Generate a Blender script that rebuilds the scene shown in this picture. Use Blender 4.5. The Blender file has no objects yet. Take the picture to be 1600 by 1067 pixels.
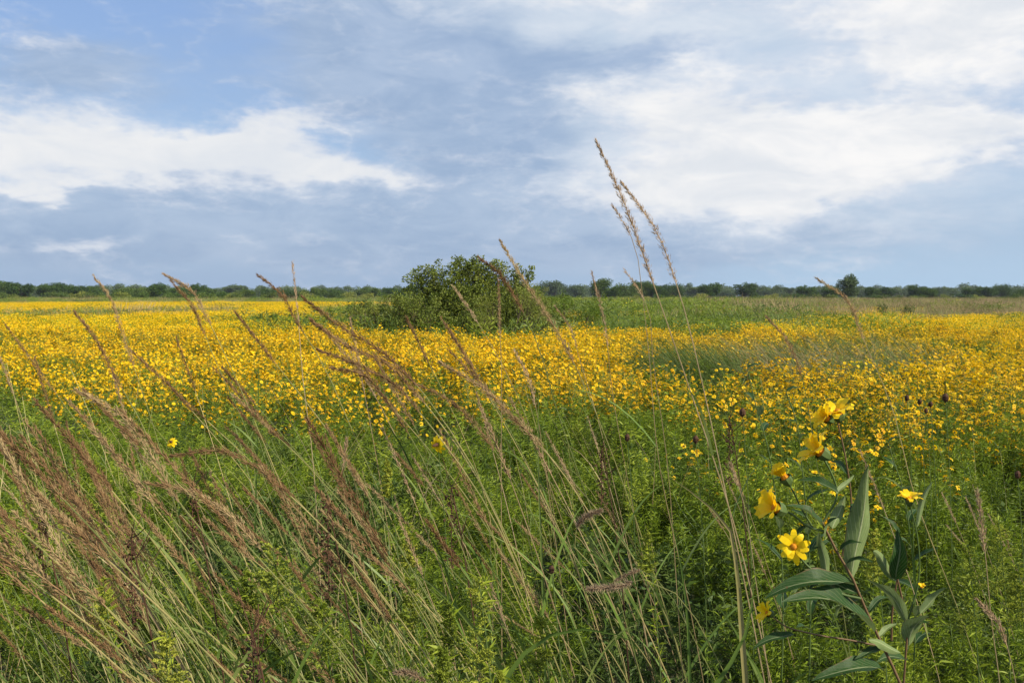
import bpy, math, random
import numpy as np
from mathutils import Vector, Matrix, Euler

rng = np.random.default_rng(7)
random.seed(7)
SC = bpy.context.scene
COL = SC.collection
R = math.radians

# ------------------------------------------------------------------ camera
F, CAMZ, PITCH = 1511.0, 1.65, -R(2.71)
cam = bpy.data.cameras.new('camera'); cam.lens = 36 * F / 1600; cam.sensor_width = 36
cam.clip_end = 12000; cam.clip_start = 0.05
cam_o = bpy.data.objects.new('camera', cam); COL.objects.link(cam_o)
cam_o.location = (0, 0, CAMZ); cam_o.rotation_euler = (R(90) + PITCH, 0, 0)
SC.camera = cam_o

def at(px, py, Y):
    """point seen at photo pixel (px, py) that stands Y metres in front"""
    cx, cy = (px - 800) / F, (533.5 - py) / F
    cp, sp = math.cos(PITCH), math.sin(PITCH)
    d = Vector((cx, cp - sp * cy, sp + cp * cy))
    return Vector((0, 0, CAMZ)) + d * (Y / d.y)

# ------------------------------------------------------------------ sun, sky, exposure
SUN_AZ, SUN_EL = 118.0, 34.0        # degrees clockwise from the viewing direction
SC.view_settings.view_transform = 'Standard'; SC.view_settings.look = 'None'
SC.view_settings.exposure = 0.56; SC.view_settings.gamma = 1.0
sd = Vector((math.sin(R(SUN_AZ)) * math.cos(R(SUN_EL)), math.cos(R(SUN_AZ)) * math.cos(R(SUN_EL)), math.sin(R(SUN_EL))))
sun = bpy.data.lights.new('sun', 'SUN'); sun.energy = 5.0; sun.angle = R(0.5); sun.color = (1, .90, .73)
sun_o = bpy.data.objects.new('sun', sun); COL.objects.link(sun_o)
sun_o.rotation_euler = sd.to_track_quat('Z', 'Y').to_euler(); sun_o.location = sd * 50

world = bpy.data.worlds.new('World'); SC.world = world; world.use_nodes = True
class NT:
    """tiny helper to write node trees as expressions"""
    def __init__(s, tree): s.t = tree; s.n = tree.nodes; s.l = tree.links
    def put(s, sock, v):
        if isinstance(v, bpy.types.NodeSocket): s.l.new(v, sock)
        else: sock.default_value = v
    def m(s, op, a, b=None, c=None, clamp=False):
        n = s.n.new('ShaderNodeMath'); n.operation = op; n.use_clamp = clamp
        s.put(n.inputs[0], a)
        if b is not None: s.put(n.inputs[1], b)
        if c is not None: s.put(n.inputs[2], c)
        return n.outputs[0]
    def mix(s, f, a, b):
        n = s.n.new('ShaderNodeMix'); n.data_type = 'RGBA'
        s.put(n.inputs[0], f); s.put(n.inputs[6], a); s.put(n.inputs[7], b)
        return n.outputs[2]
    def noise(s, vec, scale, detail=5, rough=.55, dist=0., col=False):
        n = s.n.new('ShaderNodeTexNoise'); n.inputs['Scale'].default_value = scale
        n.inputs['Detail'].default_value = detail; n.inputs['Roughness'].default_value = rough
        n.inputs['Distortion'].default_value = dist
        if vec is not None: s.l.new(vec, n.inputs['Vector'])
        return n.outputs['Color' if col else 'Fac']
    def xyz(s, x, y, z):
        n = s.n.new('ShaderNodeCombineXYZ')
        for i, v in enumerate((x, y, z)): s.put(n.inputs[i], v)
        return n.outputs[0]
    def step(s, v, a, b):
        n = s.n.new('ShaderNodeMapRange'); n.interpolation_type = 'SMOOTHSTEP'
        s.put(n.inputs[0], v); n.inputs[1].default_value = a; n.inputs[2].default_value = b
        return n.outputs[0]

def make_sky():
    t = world.node_tree; t.nodes.clear(); q = NT(t)
    out = t.nodes.new('ShaderNodeOutputWorld'); bg = t.nodes.new('ShaderNodeBackground')
    sky = t.nodes.new('ShaderNodeTexSky'); sky.sky_type = 'NISHITA'; sky.sun_disc = False
    sky.sun_elevation = R(SUN_EL); sky.sun_rotation = R(SUN_AZ)
    sky.altitude = 200; sky.air_density = 1.0; sky.dust_density = 1.2; sky.ozone_density = 1.6
    bg.inputs['Strength'].default_value = 0.069
    tc = t.nodes.new('ShaderNodeTexCoord'); sp = t.nodes.new('ShaderNodeSeparateXYZ')
    t.links.new(tc.outputs['Generated'], sp.inputs[0])
    x, y, z = sp.outputs
    D = 57.2958
    az = q.m('MULTIPLY', q.m('ARCTAN2', x, y), D)            # degrees right of +Y
    el = q.m('MULTIPLY', q.m('ARCSINE', z), D)
    base = q.xyz(q.m('MULTIPLY', az, .1), q.m('MULTIPLY', el, .24), 0.3)
    w1 = q.m('SUBTRACT', q.noise(base, .9, 5, .6), .5)
    base2 = q.xyz(q.m('MULTIPLY', az, .1), q.m('MULTIPLY', el, .24), 7.3)
    w2 = q.m('SUBTRACT', q.noise(base2, 1.0, 5, .6), .5)
    fine = q.m('ADD', q.m('MULTIPLY', q.m('SUBTRACT', q.noise(q.xyz(q.m('MULTIPLY', az, .1), q.m('MULTIPLY', el, .24), 4.1), 1.6, 10, .6, .6), .5), 1.3), q.m('MULTIPLY', q.m('SUBTRACT', q.noise(q.xyz(q.m('MULTIPLY', az, .1), q.m('MULTIPLY', el, .3), 6.1), 5.5, 8, .68, .3), .5), .7))
    wa = q.m('ADD', az, q.m('MULTIPLY', w1, 11.)); we = q.m('ADD', el, q.m('MULTIPLY', w2, 5.))
    def ae(px, py): return math.degrees(math.atan((px - 800) / F)), math.degrees((462 - py) / F)
    def blob(px, py, sx, sy, k=1., tilt=0.):
        a0, e0 = ae(px, py); sa, se = sx / F * D, sy / F * D
        da, de = q.m('SUBTRACT', wa, a0), q.m('SUBTRACT', we, e0)
        if tilt:
            c, s_ = math.cos(R(tilt)), math.sin(R(tilt))
            da, de = (q.m('ADD', q.m('MULTIPLY', da, c), q.m('MULTIPLY', de, s_)),
                      q.m('SUBTRACT', q.m('MULTIPLY', de, c), q.m('MULTIPLY', da, s_)))
        r = q.m('ADD', q.m('POWER', q.m('DIVIDE', q.m('ABSOLUTE', da), sa), 2.), q.m('POWER', q.m('DIVIDE', q.m('ABSOLUTE', de), se), 2.))
        return q.m('MULTIPLY', q.m('EXPONENT', q.m('MULTIPLY', r, -1.)), k)
    def total(bl):
        o = blob(*bl[0])
        for b in bl[1:]: o = q.m('ADD', o, blob(*b))
        return o
    # clouds everywhere outside the part of the sky that the photo shows
    gen = q.step(q.noise(base, .55, 7, .6), .42, .62)
    away = q.step(q.m('MAXIMUM', q.m('SUBTRACT', q.m('ABSOLUTE', az), 36.), q.m('SUBTRACT', el, 24.)), 0., 14.)
    gen = q.m('MULTIPLY', gen, away)
    # grey-blue veil
    veil = total([(760, 190, 340, 150, 1.25, -25), (560, 350, 700, 55, 1.2), (80, 375, 420, 50, .85), (1000, 60, 420, 80, .9),
                  (120, 130, 130, 34, .8), (1200, 380, 600, 60, .38), (1500, 250, 300, 50, .6), (60, 180, 220, 50, .5)])
    veil = q.step(q.m('ADD', veil, q.m('MULTIPLY', fine, .5)), .1, .95)
    soft = total([(1250, 140, 400, 190, 1.2), (950, 15, 420, 60, .8), (100, 250, 260, 90, .7), (1500, 330, 300, 60, .4), (980, 260, 160, 90, .6), (620, 250, 120, 60, .35)])
    soft = q.m('SUBTRACT', soft, total([(700, 200, 190, 120, .5, -25), (1000, 105, 230, 22, .6), (700, 370, 300, 60, .4)]))
    soft = q.step(q.m('ADD', soft, q.m('MULTIPLY', fine, .45)), .1, 1.05)
    # bright clouds
    white = total([(330, 262, 230, 50, 1.35, -3), (90, 285, 200, 40, .95), (430, 225, 100, 28, .9, 12), (520, 285, 130, 15, .9, -4),
                   (60, 190, 120, 40, .5), (150, 385, 150, 9, .55), (35, 318, 130, 9, .8),
                   (1080, 190, 190, 85, 1.15, -12), (1180, 285, 260, 50, 1.2, 4), (1470, 90, 190, 110, 1.15, 20), (1500, 235, 220, 42, .95, 8),
                   (1560, 25, 160, 70, .8), (1000, 20, 260, 26, .55), (680, 10, 300, 22, .35), (40, 110, 60, 14, .45), (1330, 250, 160, 50, .6)])
    white = q.m('ADD', white, q.m('MULTIPLY', fine, 1.15))
    bil = q.m('SUBTRACT', .22, q.m('ABSOLUTE', q.m('SUBTRACT', q.noise(q.xyz(q.m('MULTIPLY', az, .1), q.m('MULTIPLY', el, .2), 12.), 3.4, 4, .55), .5)))
    white = q.m('ADD', white, q.m('MULTIPLY', q.m('SUBTRACT', bil, .14), 2.2))
    hole = total([(1290, 175, 90, 28, .7, 6), (880, 100, 130, 26, .7), (1270, 100, 140, 22, .7), (1560, 190, 120, 16, .5, 8)])
    white = q.m('SUBTRACT', white, hole)
    wsoft = q.step(white, .02, 1.05)
    wcore = q.step(white, .4, 1.3)
    shade = q.step(q.noise(q.xyz(q.m('MULTIPLY', az, .1), q.m('MULTIPLY', el, .27), 9.), 1.7, 9, .62, .5), .3, .7)
    hsv = t.nodes.new('ShaderNodeHueSaturation'); t.links.new(sky.outputs[0], hsv.inputs['Color'])
    hsv.inputs['Saturation'].default_value = 1.0; hsv.inputs['Value'].default_value = 1.2
    up = q.step(el, 4., 17.)
    col = q.mix(.72, hsv.outputs[0], q.mix(up, (4.0, 5.6, 8.0, 1), (2.9, 4.5, 7.9, 1)))
    right = q.step(az, -6., 20.)
    low = q.step(el, 6., 0.)                                       # pale blue air low over the horizon
    col = q.mix(q.m('MULTIPLY', low, .9), col, q.mix(right, (3.4, 4.6, 6.5, 1), (4.3, 6.0, 7.9, 1)))
    col = q.mix(q.m('MULTIPLY', veil, .85), col, q.mix(shade, (3.2, 4.3, 6.1, 1), (4.4, 5.4, 7.0, 1)))
    col = q.mix(q.m('MULTIPLY', soft, .8), col, q.mix(shade, (5.9, 6.9, 8.1, 1), (7.4, 8.0, 8.7, 1)))
    col = q.mix(q.m('MULTIPLY', wsoft, .85), col, q.mix(shade, (6.2, 6.8, 8.0, 1), (7.6, 8.0, 8.7, 1)))
    col = q.mix(q.m('MULTIPLY', wcore, .85), col, q.mix(shade, (7.7, 8.0, 8.4, 1), q.mix(right, (8.8, 8.8, 8.8, 1), (9.9, 9.7, 9.5, 1))))
    col = q.mix(gen, col, q.mix(shade, (5.2, 5.8, 7.2, 1), (9., 9., 9.1, 1)))
    t.links.new(col, bg.inputs['Color']); t.links.new(bg.outputs[0], out.inputs[0])
make_sky()

# ------------------------------------------------------------------ materials
MATS = {}
def leafmat(name, cols, trans=.3, rough=.55, nscale=9., spec=.22, tcol=None):
    """leaf/petal surface: colour differs from plant to plant and in soft blotches"""
    m = bpy.data.materials.new(name); m.use_nodes = True; t = m.node_tree; t.nodes.clear(); q = NT(t)
    out = t.nodes.new('ShaderNodeOutputMaterial'); p = t.nodes.new('ShaderNodeBsdfPrincipled')
    oi = t.nodes.new('ShaderNodeObjectInfo'); tc = t.nodes.new('ShaderNodeNewGeometry')
    rp = t.nodes.new('ShaderNodeValToRGB')
    n = q.noise(tc.outputs['Position'], nscale, 3, .6)
    f = q.m('ADD', q.m('MULTIPLY', oi.outputs['Random'], .5), q.m('MULTIPLY', q.m('SUBTRACT', n, .22), .9))
    t.links.new(f, rp.inputs[0])
    e = rp.color_ramp.elements
    while len(e) < len(cols): e.new(.5)
    for i, c in enumerate(cols): e[i].position = .12 + .76 * i / (len(cols) - 1); e[i].color = (*c, 1)
    t.links.new(rp.outputs[0], p.inputs['Base Color']); p.inputs['Roughness'].default_value = rough
    p.inputs['Specular IOR Level'].default_value = spec
    if trans > 0:
        tr = t.nodes.new('ShaderNodeBsdfTranslucent'); mx = t.nodes.new('ShaderNodeMixShader')
        if tcol is None: t.links.new(rp.outputs[0], tr.inputs[0])
        else: tr.inputs[0].default_value = (*tcol, 1)
        mx.inputs[0].default_value = trans
        t.links.new(p.outputs[0], mx.inputs[1]); t.links.new(tr.outputs[0], mx.inputs[2]); t.links.new(mx.outputs[0], out.inputs[0])
    else: t.links.new(p.outputs[0], out.inputs[0])
    MATS[name] = m; return m
leafmat('petal', [(.76, .40, .003), (.88, .57, .004), (.93, .70, .014)], .42, .5, 14.)
leafmat('sun_petal', [(.84, .53, .004), (.93, .70, .010)], .35, .45, 40.)
leafmat('disc', [(.42, .20, .012), (.30, .13, .01)], 0, .8, 60.)
leafmat('orange_disc', [(.62, .25, .012), (.45, .17, .01)], 0, .85, 400.)
leafmat('forb', [(.065, .115, .008), (.165, .235, .014), (.31, .37, .035)], .33, .5, 5.)
leafmat('forb_dark', [(.035, .065, .012), (.065, .110, .018), (.12, .16, .03)], .25, .5, 5.)
leafmat('blade', [(.07, .125, .022), (.13, .20, .04), (.22, .26, .08)], .28, .45, 4.)
leafmat('culm', [(.085, .12, .03), (.21, .21, .07), (.44, .34, .15)], .1, .5, 6.)
leafmat('tan', [(.20, .15, .07), (.33, .25, .13), (.42, .33, .20)], .15, .6, 6.)
leafmat('plume', [(.15, .078, .034), (.29, .175, .080), (.50, .385, .20)], .35, .7, 12.)
leafmat('plume_pale', [(.27, .17, .085), (.40, .28, .16), (.48, .35, .22)], .2, .7, 12.)
leafmat('bristle', [(.24, .17, .10), (.38, .29, .19)], .3, .6, 12.)
leafmat('dry', [(.045, .024, .014), (.09, .045, .025)], 0, .9, 12.)
leafmat('litter', [(.05, .03, .02), (.15, .09, .045), (.34, .25, .14)], 0, .8, 20.)
leafmat('stem_green', [(.06, .10, .025), (.10, .14, .04)], 0, .55, 8.)
leafmat('stem_red', [(.12, .07, .035), (.19, .13, .06)], 0, .5, 10.)
leafmat('goldenrod', [(.18, .24, .025), (.34, .38, .045), (.52, .52, .08)], .3, .6, 14.)
leafmat('bark', [(.06, .045, .03), (.12, .09, .06)], 0, .9, 4.)
leafmat('shrub_leaf', [(.045, .078, .012), (.15, .19, .025), (.33, .32, .07)], .25, .5, 3.)
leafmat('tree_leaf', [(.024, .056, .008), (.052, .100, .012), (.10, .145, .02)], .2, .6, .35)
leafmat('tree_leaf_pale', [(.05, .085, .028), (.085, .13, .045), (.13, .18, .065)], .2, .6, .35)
leafmat('heather', [(.19, .16, .06), (.32, .25, .12), (.45, .33, .20)], .2, .7, .6)

def broadleaf(name, top, under, vein):
    """two-sided leaf, paler underside, midrib and side veins from the leaf's own UVs"""
    m = bpy.data.materials.new(name); m.use_nodes = True; t = m.node_tree; t.nodes.clear(); q = NT(t)
    out = t.nodes.new('ShaderNodeOutputMaterial'); p = t.nodes.new('ShaderNodeBsdfPrincipled')
    uv = t.nodes.new('ShaderNodeUVMap'); sp = t.nodes.new('ShaderNodeSeparateXYZ'); t.links.new(uv.outputs[0], sp.inputs[0])
    g = t.nodes.new('ShaderNodeNewGeometry')
    a = q.m('ABSOLUTE', q.m('SUBTRACT', sp.outputs[0], .5))
    rib = q.step(a, .05, .02)
    wv = q.m('ABSOLUTE', q.m('SUBTRACT', q.m('FRACT', q.m('MULTIPLY', q.m('SUBTRACT', sp.outputs[1], q.m('MULTIPLY', a, .75)), 9.)), .5))
    side = q.m('MULTIPLY', q.step(wv, .09, .02), .6)
    v = q.m('MAXIMUM', rib, side)
    n = q.noise(g.outputs['Position'], 60., 4, .6)
    c1 = q.mix(n, (*[c * .75 for c in top], 1), (*[c * 1.25 for c in top], 1)); c2 = q.mix(n, (*[c * .8 for c in under], 1), (*[c * 1.2 for c in under], 1))
    col = q.mix(g.outputs['Backfacing'], c1, c2)
    col = q.mix(q.m('MULTIPLY', v, q.m('ADD', .45, q.m('MULTIPLY', g.outputs['Backfacing'], .4))), col, (*vein, 1))
    sp2 = q.step(q.noise(g.outputs['Position'], 130., 3, .6), .66, .72); ed = q.m('MULTIPLY', q.step(a, .43, .5), q.step(q.noise(g.outputs['Position'], 45., 3, .6), .45, .6))
    col = q.mix(q.m('MULTIPLY', q.m('MAXIMUM', sp2, ed), .8), col, (.13, .075, .03, 1))
    t.links.new(col, p.inputs['Base Color']); p.inputs['Roughness'].default_value = .52; p.inputs['Specular IOR Level'].default_value = .2
    bp = t.nodes.new('ShaderNodeBump'); bp.inputs['Strength'].default_value = .35; bp.inputs['Distance'].default_value = .004
    t.links.new(q.m('SUBTRACT', n, q.m('MULTIPLY', v, 1.)), bp.inputs['Height']); t.links.new(bp.outputs[0], p.inputs['Normal'])
    tr = t.nodes.new('ShaderNodeBsdfTranslucent'); t.links.new(col, tr.inputs[0]); mx = t.nodes.new('ShaderNodeMixShader'); mx.inputs[0].default_value = .22
    t.links.new(p.outputs[0], mx.inputs[1]); t.links.new(tr.outputs[0], mx.inputs[2]); t.links.new(mx.outputs[0], out.inputs[0])
    MATS[name] = m
broadleaf('broad_leaf', (.018, .055, .008), (.155, .215, .075), (.34, .38, .2))

def ground_mat():
    m = bpy.data.materials.new('ground'); m.use_nodes = True; t = m.node_tree; q = NT(t)
    p = t.nodes['Principled BSDF']; g = t.nodes.new('ShaderNodeNewGeometry')
    n1 = q.noise(g.outputs['Position'], .12, 6, .6); n2 = q.noise(g.outputs['Position'], 5., 6, .65)
    c = q.mix(q.step(n1, .35, .65), (.035, .055, .014, 1), (.075, .075, .03, 1)); c = q.mix(q.m('MULTIPLY', n2, .8), c, (.022, .018, .010, 1))
    t.links.new(c, p.inputs['Base Color']); p.inputs['Roughness'].default_value = 1
    b = t.nodes.new('ShaderNodeBump'); b.inputs['Distance'].default_value = .05; t.links.new(n2, b.inputs['Height']); t.links.new(b.outputs[0], p.inputs['Normal'])
    MATS['ground'] = m
ground_mat()

# ------------------------------------------------------------------ mesh helpers
class MB:
    def __init__(s): s.v = []; s.f = []; s.m = []; s.n = 0; s.uv = None
    def add(s, v, f, m=0):
        v = np.asarray(v, float).reshape(-1, 3); s.v.append(v)
        s.f.extend([tuple(int(i) + s.n for i in q) for q in f]); s.m.extend([m] * len(f)); s.n += len(v)
    def mesh(s, name, mats, smooth=False):
        me = bpy.data.meshes.new(name)
        V = np.concatenate(s.v) if s.v else np.zeros((0, 3))
        me.from_pydata(V.tolist(), [], s.f)
        for k in mats: me.materials.append(MATS[k])
        if len(mats) > 1: me.polygons.foreach_set('material_index', s.m)
        if smooth: me.polygons.foreach_set('use_smooth', [True] * len(s.f))
        me.update(); return me
def link(name, me, parent=None, mat=None):
    o = bpy.data.objects.new(name, me); COL.objects.link(o)
    if parent is not None: o.parent = parent
    if mat is not None: o.matrix_local = mat
    return o
def tag(o, label, cat, group=None, kind=None):
    if label: o['label'] = label
    if cat: o['category'] = cat
    if group: o['group'] = group
    if kind: o['kind'] = kind
    return o
def thing(name, label, cat, loc=(0, 0, 0), group=None):
    o = bpy.data.objects.new(name, None); COL.objects.link(o); o.location = loc; o.empty_display_size = .1
    return tag(o, label, cat, group)
def copy_tree(o, parent=None):
    c = o.copy(); COL.objects.link(c)
    if parent is not None: c.parent = parent
    for ch in KIDS.get(o.name, []): copy_tree(ch, c)
    return c
KIDS = {}
def note(root, kids): KIDS[root.name] = kids

def norm(a): a = np.asarray(a, float); return a / (np.linalg.norm(a, axis=-1, keepdims=True) + 1e-9)
def tube(mb, pts, rad, sides=4, m=0):
    P = np.asarray(pts, float); n = len(P); rad = np.broadcast_to(np.asarray(rad, float), (n,))
    T = norm(np.gradient(P, axis=0)); ref = np.array([.3, 1., .1]) if abs(T[0][1]) < .9 else np.array([1., 0, .1])
    U = norm(np.cross(T, ref)); W = np.cross(T, U)
    a = np.linspace(0, 2 * np.pi, sides, endpoint=False)
    V = P[:, None] + rad[:, None, None] * (np.cos(a)[None, :, None] * U[:, None] + np.sin(a)[None, :, None] * W[:, None])
    fs = [(i * sides + j, i * sides + (j + 1) % sides, (i + 1) * sides + (j + 1) % sides, (i + 1) * sides + j) for i in range(n - 1) for j in range(sides)]
    mb.add(V, fs, m)
def leaves(mb, P, D, L, W, m=0, droop=.0, wide=.4):
    """many small pointed leaves at once, each a folded kite of two faces"""
    P, D = np.asarray(P, float), norm(D); n = len(P)
    L = np.broadcast_to(L, (n,))[:, None]; W = np.broadcast_to(W, (n,))[:, None]
    S = norm(np.cross(D, norm(rng.normal(size=(n, 3))))); N = np.cross(S, D)
    mid = P + D * L * wide; tip = P + D * L + np.array([0, 0, -1.]) * L * droop
    a = mid + S * W * .5 + N * W * .18; b = mid - S * W * .5 + N * W * .18
    V = np.stack([P, a, tip, b], 1).reshape(-1, 3)
    fs = []
    for i in range(n): k = 4 * i; fs.append((k, k + 1, k + 2)); fs.append((k, k + 2, k + 3))
    mb.add(V, fs, m)
def blade(mb, P0, P1, bow, width, m=0, seg=7, taper=1.):
    """long grass blade from P0 to P1 bowed by vector bow"""
    P0, P1, bow = map(lambda a: np.asarray(a, float), (P0, P1, bow)); t = np.linspace(0, 1, seg)[:, None]
    C = P0 * (1 - t) + P1 * t + bow * (4 * t * (1 - t)); T = norm(np.gradient(C, axis=0))
    S = norm(np.cross(T, norm(rng.normal(size=3)))); w = width * .5 * (1 - t ** (1.5 * taper)) + width * .02
    V = np.concatenate([C + S * w, C - S * w]); mb.add(V, [(i, i + 1, seg + i + 1, seg + i) for i in range(seg - 1)], m)
def bez(p0, p1, p2, n):
    t = np.linspace(0, 1, n)[:, None]; p0, p1, p2 = map(np.asarray, (p0, p1, p2))
    return p0 * (1 - t) ** 2 + 2 * p1 * t * (1 - t) + p2 * t * t
def poly(pts, n):
    """smooth curve through points, even steps along its length"""
    P = np.asarray([tuple(p) for p in pts], float); d = np.maximum(np.linalg.norm(np.diff(P, axis=0), axis=1), 1e-5); K = len(P); t = np.concatenate([[0], np.cumsum(d)])
    v = np.diff(P, axis=0) / d[:, None]; M = np.empty_like(P); M[0], M[-1] = v[0], v[-1]
    for k in range(1, K - 1): M[k] = (v[k - 1] * d[k] + v[k] * d[k - 1]) / (d[k] + d[k - 1])
    o = []
    for u in np.linspace(0, t[-1] * .999999, n):
        k = min(int(np.searchsorted(t, u, 'right')) - 1, K - 2); h = d[k]; s = (u - t[k]) / h
        o.append((2 * s ** 3 - 3 * s * s + 1) * P[k] + (s ** 3 - 2 * s * s + s) * h * M[k] + (3 * s * s - 2 * s ** 3) * P[k + 1] + (s ** 3 - s * s) * h * M[k + 1])
    return np.array(o)

# ---- composite flower head, facing +Z, origin at its centre
def flower_mesh(name, r=.022, n=8, cup=.25, detail=1, mats=('petal', 'disc'), discr=.26, dh=.25, smooth=False, gaps=()):
    mb = MB()
    for k in range(n):
        if k in gaps: continue
        a = 2 * np.pi * k / n + rng.uniform(-.1, .1); ca, sa = math.cos(a), math.sin(a); rr = r * rng.uniform(.85, 1.08); cu = cup + rng.uniform(-.18, .18)
        w = 2 * np.pi * r / n * (.62 if detail else .55)
        prof = [(.12, .5), (.45, 1.), (.78, .92), (1., .3)] if detail < 2 else [(.1, .35), (.25, .75), (.45, 1.), (.65, 1.02), (.82, .85), (.94, .55), (1., .12)]
        V = []
        tw = rng.uniform(-.35, .35)
        for (s, ww) in prof:
            z = rr * (math.sin(cu) * s + .22 * math.sin(3 * s) * .4 - .25 * s ** 3 * rng.uniform(.3, 1)); h = rr * s * math.cos(cu)
            for sg in (-1, 1):
                o = sg * w * ww * .5; V.append((ca * h - sa * o, sa * h + ca * o, z + o * tw * s + abs(o) * .25))
        mb.add(V, [(2 * i, 2 * i + 2, 2 * i + 3, 2 * i + 1) for i in range(len(prof) - 1)], 0)
    # domed centre
    s_ = 8 if detail else 5; rings = [(discr * 1.0, 0), (discr * .8, dh * .7), (discr * .4, dh)] if detail else [(discr, 0)]
    V = []
    for (q, z) in rings:
        for j in range(s_): a = 2 * np.pi * j / s_; V.append((math.cos(a) * r * q, math.sin(a) * r * q, z * r * .8 + r * .05))
    V.append((0, 0, r * dh * .85 + r * .05)); fs = []
    for i in range(len(rings) - 1):
        for j in range(s_): fs.append((i * s_ + j, i * s_ + (j + 1) % s_, (i + 1) * s_ + (j + 1) % s_, (i + 1) * s_ + j))
    b = (len(rings) - 1) * s_
    for j in range(s_): fs.append((b + j, b + (j + 1) % s_, len(V) - 1))
    mb.add(V, fs, 1)
    if detail: tube(mb, [(0, 0, -r * .42), (0, 0, -r * .22), (0, 0, -.02 * r), (0, 0, .1 * r)], [r * .08, r * .25, r * .31, r * .30], 8, 2)
    return mb, tuple(mats) + (('stem_green',) if detail else ())

def noise2(x, y, s, seed=0):
    """cheap smooth value noise"""
    x = np.asarray(x) / s + seed * 17.3; y = np.asarray(y) / s + seed * 9.1
    xi, yi = np.floor(x), np.floor(y); fx, fy = x - xi, y - yi; fx = fx * fx * (3 - 2 * fx); fy = fy * fy * (3 - 2 * fy)
    h = lambda a, b: np.modf(np.abs(np.sin(a * 127.1 + b * 311.7) * 43758.5453))[0]
    return (h(xi, yi) * (1 - fx) + h(xi + 1, yi) * fx) * (1 - fy) + (h(xi, yi + 1) * (1 - fx) + h(xi + 1, yi + 1) * fx) * fy

# ------------------------------------------------------------------ ground
def terrain(x, y): return .10 * (noise2(x, y, 7, 3) - .5) * np.clip(y / 8, 0, 1) + .06 * (noise2(x, y, 2.2, 5) - .5)
def ground():
    def grid(xs, ys, z0=None):
        X, Y = np.meshgrid(xs, ys); Z = terrain(X, Y); n = len(xs)
        fs = [(j * n + i, j * n + i + 1, (j + 1) * n + i + 1, (j + 1) * n + i) for j in range(len(ys) - 1) for i in range(n - 1)]
        return np.stack([X, Y, Z], -1).reshape(-1, 3), fs
    xs = np.concatenate([[-6000, -1500, -400, -150], np.linspace(-60, 60, 121), [150, 400, 1500, 6000]])
    ys = np.concatenate([[-3000, -500, -100, -30], np.linspace(-8, 60, 120), [90, 150, 400, 1500, 6000]])
    mb = MB(); mb.add(*grid(xs, ys)); o = link('ground', mb.mesh('ground', ['ground'], True)); tag(o, 'prairie soil under the meadow plants', None, kind='structure')
ground()

# ------------------------------------------------------------------ layout: which plants grow where
def photo_x(x, y): return 800 + F * x / y
def flower_amount(x, y):
    """0..1 share of yellow flowering plants at a spot of the meadow"""
    px = photo_x(x, y); u = np.clip(px, -200, 1800)
    near = np.interp(u, [-200, 0, 60, 110, 300, 500, 700, 850, 1050, 1150, 1250, 1400, 1600, 1800], [16, 13.5, 11.0, 8.0, 7.2, 6.9, 7.1, 8.2, 7.7, 6.6, 6.0, 5.7, 5.5, 5.5])
    far = np.interp(u, [-200, 300, 540, 560, 640, 650, 860, 870, 1150, 1260, 1270, 1600, 1800], [100, 124, 118, 26, 24, 24, 24, 27, 27, 32, 36, 40, 40])
    n1 = noise2(x, y, 1.1, 1); n2 = noise2(x, y, 3.5, 2); n3 = noise2(x, y, 14, 4)
    a = np.clip((y - near * (1 + .25 * (n2 - .5)) + .9 * (n1 - .3)) / .9, 0, 1) * np.clip((far * (1 + .2 * (n3 - .5)) - y) / (far * .06), 0, 1)
    a = a * np.where(n1 * .6 + n2 * .5 < .27, .25, 1)
    n4 = noise2(x, y * .45, 5, 21); a = a * np.where((y > 28) & (n4 < .22), .3, 1) * np.where((y > 7) & (y < 28) & (noise2(x, y, 2.1, 22) < np.interp(px, [500, 900], [.15, .30])), .12, 1)
    # grass clump and the pale grass to its right
    g1 = ((px - 1075) / 95) ** 2 + ((y - 11.8) / 2.3) ** 2 < 1
    g2 = ((px - 1290) / 170) ** 2 + ((y - 13.0) / 2.1) ** 2 < 1 + .8 * (n1 - .5)
    g3 = (px > 1100) & (px < 1260) & (y > 9.6) & (y < 14)
    a = np.where(g1, 0, np.where(g2, a * .38, np.where(g3, a * .5, a)))
    strip = (px > 430) & (px < 640) & (y > 60) & (y < 105); a = np.where(strip, np.maximum(a, .8), a)
    gl = (px > 500) & (px < 640) & (y > 30) & (y < 60); a = np.where(gl, .1, a)
    sparse = (px > 1130) & (y > 3.4) & (y < 6.2) & (noise2(x, y, .7, 8) > .5); a = np.where(sparse, np.maximum(a, .26), a)
    patch = (px > 1250) & (y > 30) & (y < 62) & (noise2(x, y, 5, 6) > .6); a = np.where(patch, np.maximum(a, .6), a)
    patch2 = (px > 850) & (px < 1000) & (y > 24) & (y < 60) & (noise2(x, y, 4, 9) > .6); a = np.where(patch2, np.maximum(a, .4), a)
    return a
def scatter_pts(y0, y1, per_m2, margin=1.5, k=.56):
    n = int(per_m2 * k * (y1 * y1 - y0 * y0) + per_m2 * 2 * margin * (y1 - y0))
    y = np.sqrt(rng.uniform(0, 1, n) * (y1 * y1 - y0 * y0) + y0 * y0); x = rng.uniform(-1, 1, n) * (k * y + margin); return x, y

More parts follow.
